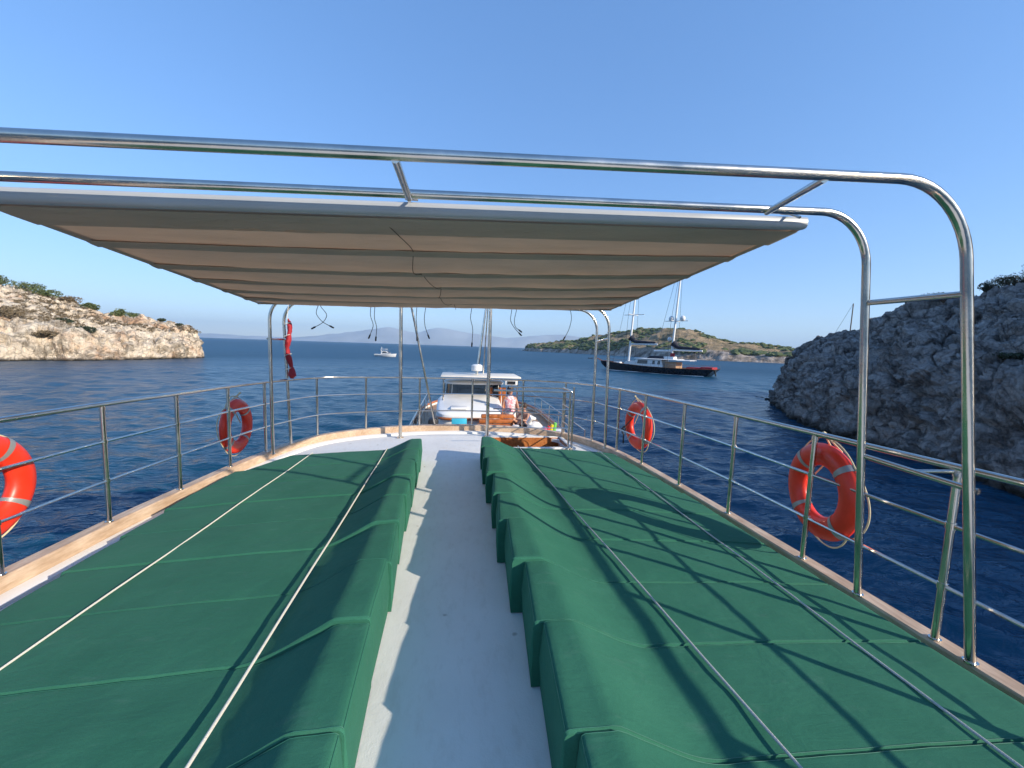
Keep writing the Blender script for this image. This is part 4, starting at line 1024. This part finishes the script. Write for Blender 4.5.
m.build('boot_stripe', M['white_gel'], yt)
m = MB()
for s_ in (-1, 1): m.tube([Y(r[-1][0], s_ * r[-1][1], r[-1][2] + .01) for r in rowsS], .035, 6)
m.build('toe_rail', M['varnish'], yt)
def ybox(name, s0, s1, hw, z0, z1, mat, rake=.0, b=0, side=None):
    m = MB(); a0, a1 = s0, s1; r_ = rake
    P = [Y(a0, -hw, z0), Y(a1, -hw, z0), Y(a1, hw, z0), Y(a0, hw, z0), Y(a0 + r_, -hw * .9, z1), Y(a1 - r_ * .3, -hw * .9, z1), Y(a1 - r_ * .3, hw * .9, z1), Y(a0 + r_, hw * .9, z1)]
    m.add(P, [(0, 1, 2, 3), (4, 5, 6, 7), (0, 1, 5, 4), (2, 3, 7, 6), (1, 2, 6, 5), (0, 3, 7, 4)]); return m.build(name, mat, yt)
ybox('foredeck_house', .2, .36, 1.7, 1.4, 2.6, M['white_gel'], .05)
ybox('deckhouse', .3, .63, 2.3, 1.3, 3.35, M['white_gel'], .07)
ybox('house_roof', .35, .75, 2.5, 3.36, 3.52, M['white_gel'], .0)
for a, b_ in ((.38, .48), (.525, .55), (.575, .6)):
    m = MB()
    for s_ in (-1, 1): m.add([Y(a, s_ * 2.25, 2.2), Y(b_, s_ * 2.25, 2.2), Y(b_, s_ * 2.18, 3.05), Y(a + .005, s_ * 2.18, 3.05)], [(0, 1, 2, 3)])
    m.build('window', M['glass'], yt)
ybox('flybridge', .46, .62, 1.6, 3.5, 4.15, M['darkcloth'], .03)
ybox('flybridge_seat', .6, .7, 1.3, 3.5, 4.1, M['white_gel'], .01)
ybox('aft_cockpit', .64, .74, 2.0, 1.2, 2.9, M['teakdeck'], .0)
ybox('stern_cushion', .83, .93, 1.9, 1.35, 1.9, M['redcloth'], .0); ybox('stern_rail_cloth', .95, 1.04, 1.9, 1.3, 2.1, M['redcloth'], .0)
ybox('aft_awning', .68, .86, 2.2, 3.3, 3.42, M['whitecloth'], .0)
ybox('foredeck_locker', .09, .16, .9, 1.7, 2.25, M['white_gel'], .01)
m = MB(); m.tube([Y(1.05, .6, 1.4), Y(1.06, .6, .2)], [.2, .12], 8); m.build('outboard_engine', M['black_rubber'], yt)
for (s_, zb, zt2, lean, nm) in ((.245, 2.3, 34.5, .06, 0), (.665, 3.4, 29.0, .045, 1)):
    mp = MB(); a, b_ = Y(s_, 0, zb), Y(s_ + lean, 0, zt2); mp.tube([a, b_], [.28, .15], 10); mast = mp.build('mast', M['white_gel'], yt)
    hz = 14.2 if nm == 0 else 12.4
    c = a.lerp(b_, (hz - zb) / (zt2 - zb)); m = MB(); m.tube([c - ax * 2.4, c + ax * 2.9], .09, 6); m.tube([c - sd * 2.6, c + sd * 2.6], .08, 6); m.build('spreader', M['white_gel'], mast)
    if nm:
        for d in (-1.0, 1.6):
            m = MB(); m.ball(c + ax * d + Vector((0, 0, .55)), .6, 2, (1, 1, 1.15)); m.build('radar_dome', M['white_gel'], mast)
        m = MB(); m.ball(Y(s_ + .005, 0, 8.2) - ax * .8, .5, 2); m.build('radar_dome', M['white_gel'], mast)
    m = MB()
    for s2 in (-1, 1): m.tube([Y(s_ + .01, s2 * 2.9, 1.7), c + sd * s2 * 2.5, b_], .035, 4)
    m.tube([Y(s_ - .17, 0, 2.2), b_], .035, 4); m.build('shroud', M['cable'], mast)
for s0, s1, z0, z1 in ((.25, .53, 6.9, 6.9), (.67, .93, 5.7, 5.6)):
    m = MB(); a, b_ = Y(s0, 0, z0), Y(s1, 0, z1); m.tube([a, b_], .22, 8); m.build('boom', M['white_gel'], yt)
    m = MB(); P = []; R2 = []
    for k in range(12):
        t = k / 11; P.append(a.lerp(b_, .02 + .9 * t) + Vector((0, 0, .6 - .2 * t + (1.0 * max(0, 1 - t * 5))))); R2.append(.5 - .3 * t + .35 * max(0, 1 - t * 6))
    m.tube(P, R2, 10); m.build('sail_cover', M['darkcloth'], yt)
m = MB(); m.tube([Y(.5, 0, 5.3), Y(.66, 0, 5.5)], .25, 8); m.build('flybridge_awning', M['white_gel'], yt)
m = MB(); m.add([Y(.66, .5, 3.9), Y(.70, .5, 3.8), Y(.705, .5, 4.9), Y(.665, .5, 5.0)], [(0, 1, 2, 3)]); o = m.build('ensign', M['redcloth'], yt); o.modifiers.new('t', 'SOLIDIFY').thickness = .05
m = MB()
for s_ in (-1, 1):
    m.tube([Y(r[-1][0], s_ * r[-1][1] * .97, r[-1][2] + .75) for r in rowsS[2:]], .03, 4)
    for r in rowsS[2::3]: m.tube([Y(r[-1][0], s_ * r[-1][1] * .97, r[-1][2]), Y(r[-1][0], s_ * r[-1][1] * .97, r[-1][2] + .75)], .025, 4)
m.build('life_line', M['steel'], yt)
m = MB(); m.tube([Y(-.06, 0, 2.4), Y(-.11, 0, 2.9)], .12, 6); m.build('bowsprit', M['varnish'], yt)

# ------------------------------------------------------------------ distant boats
def small_boat(name, c, heading, Ln, label, cat, tops=True, hm='white_gel'):
    t = thing(name, c, label, cat); c = Vector(c); a = Vector((math.cos(heading), math.sin(heading), 0)); s = Vector((-a.y, a.x, 0))
    q = lambda u, v, z: c + a * u * Ln + s * v * Ln + Vector((0, 0, z * Ln))
    m = MB(); rows = []
    for k in range(15):
        u = -.5 + k / 14; wd = .16 * (1 - max(0, (u - .05) / .45) ** 2.2); sh_ = .1 + .07 * max(0, u + .1)
        ov = .05 * max(0, u)
        rows.append([q(u - ov, 0, -.04), q(u - ov, wd * .6, -.02), q(u, wd, sh_ * .6), q(u + ov, wd, sh_), q(u + ov, 0, sh_ + .005), q(u + ov, -wd, sh_), q(u, -wd, sh_ * .6), q(u - ov, -wd * .6, -.02), q(u - ov, 0, -.04)])
    m.grid(rows); m.f.append(tuple(range(9))); m.build('hull', M[hm], t)
    if tops:
        m = MB(); P = [q(-.2, -.12, .11), q(.2, -.1, .15), q(.2, .1, .15), q(-.2, .12, .11), q(-.15, -.1, .25), q(.06, -.09, .25), q(.06, .09, .25), q(-.15, .1, .25)]
        m.add(P, [(0, 1, 2, 3), (4, 5, 6, 7), (0, 1, 5, 4), (2, 3, 7, 6), (1, 2, 6, 5), (0, 3, 7, 4)]); m.build('cabin', M['white_gel'], t)
        m = MB()
        for s2 in (-1, 1): m.add([q(-.12, s2 * .118, .15), q(.12, s2 * .108, .17), q(.05, s2 * .1, .225), q(-.1, s2 * .11, .225)], [(0, 1, 2, 3)])
        m.add([q(.19, -.09, .165), q(.19, .09, .165), q(.085, .085, .24), q(.085, -.085, .24)], [(0, 1, 2, 3)]); m.build('window', M['glass'], t)
        m = MB(); m.tube([q(-.16, -.1, .11), q(-.2, -.08, .32)], .01 * Ln, 6); m.tube([q(-.16, .1, .11), q(-.2, .08, .32)], .01 * Ln, 6); m.box(q(-.1, 0, .33), (.26 * Ln, .2 * Ln, .012 * Ln), rz=heading); m.tube([q(-.2, 0, .33), q(-.22, 0, .42)], .008 * Ln, 5); m.build('bimini', M['white_gel'], t)
    return t
small_boat('motor_yacht', on_water(386, 356.5), -.35, 8.5, 'small white motor yacht cruising on the open water left of the awning post', 'motor boat')
p = at_depth(526, 349.6, 640); p.z = WATER
small_boat('white_cruiser', p, math.pi + .3, 17, 'tiny white cruiser off the tip of the far island', 'motor boat')
p = on_water(591, 358.5); small_boat('dinghy', p, .5, 4.2, 'tiny dark dinghy on the water just ahead of the black yacht bow', 'dinghy', tops=False, hm='black_rubber')
# sailing boat whose mast shows above the cliff
bp = at_depth(850, 330, 75); bp.z = WATER
sb = small_boat('sailing_boat', bp, 2.6, 11, 'sailing boat hidden behind the right cliff, only its thin mast showing', 'sailing boat')
top = at_depth(853.5, 303.5, 75)
m = MB(); m.tube([bp + Vector((0, 0, 1)), top], [.12, .09], 6); m.build('mast', M['cable'], sb)
m = MB(); m.tube([at_depth(832, 338, 78), top], .03, 4); m.build('forestay', M['cable'], sb)

# ------------------------------------------------------------------ haze
m = MB(); H = 13500; zb, zt3 = WATER - 8, 560
m.box((0, 0, (zb + zt3) / 2), (2.2 * H, 2.2 * H, zt3 - zb))
hm = bpy.data.materials.new('haze_air'); hm.use_nodes = True; n = hm.node_tree; n.nodes.clear()
pv = n.nodes.new('ShaderNodeVolumePrincipled'); pv.inputs['Color'].default_value = (.56, .76, 1.0, 1); pv.inputs['Density'].default_value = 9e-5; pv.inputs['Anisotropy'].default_value = .1
oo = n.nodes.new('ShaderNodeOutputMaterial'); n.links.new(pv.outputs[0], oo.inputs['Volume'])
m.build('haze', hm, flat=True, kind='stuff')

for o in bpy.data.objects:
    if '_o' in o: del o['_o']
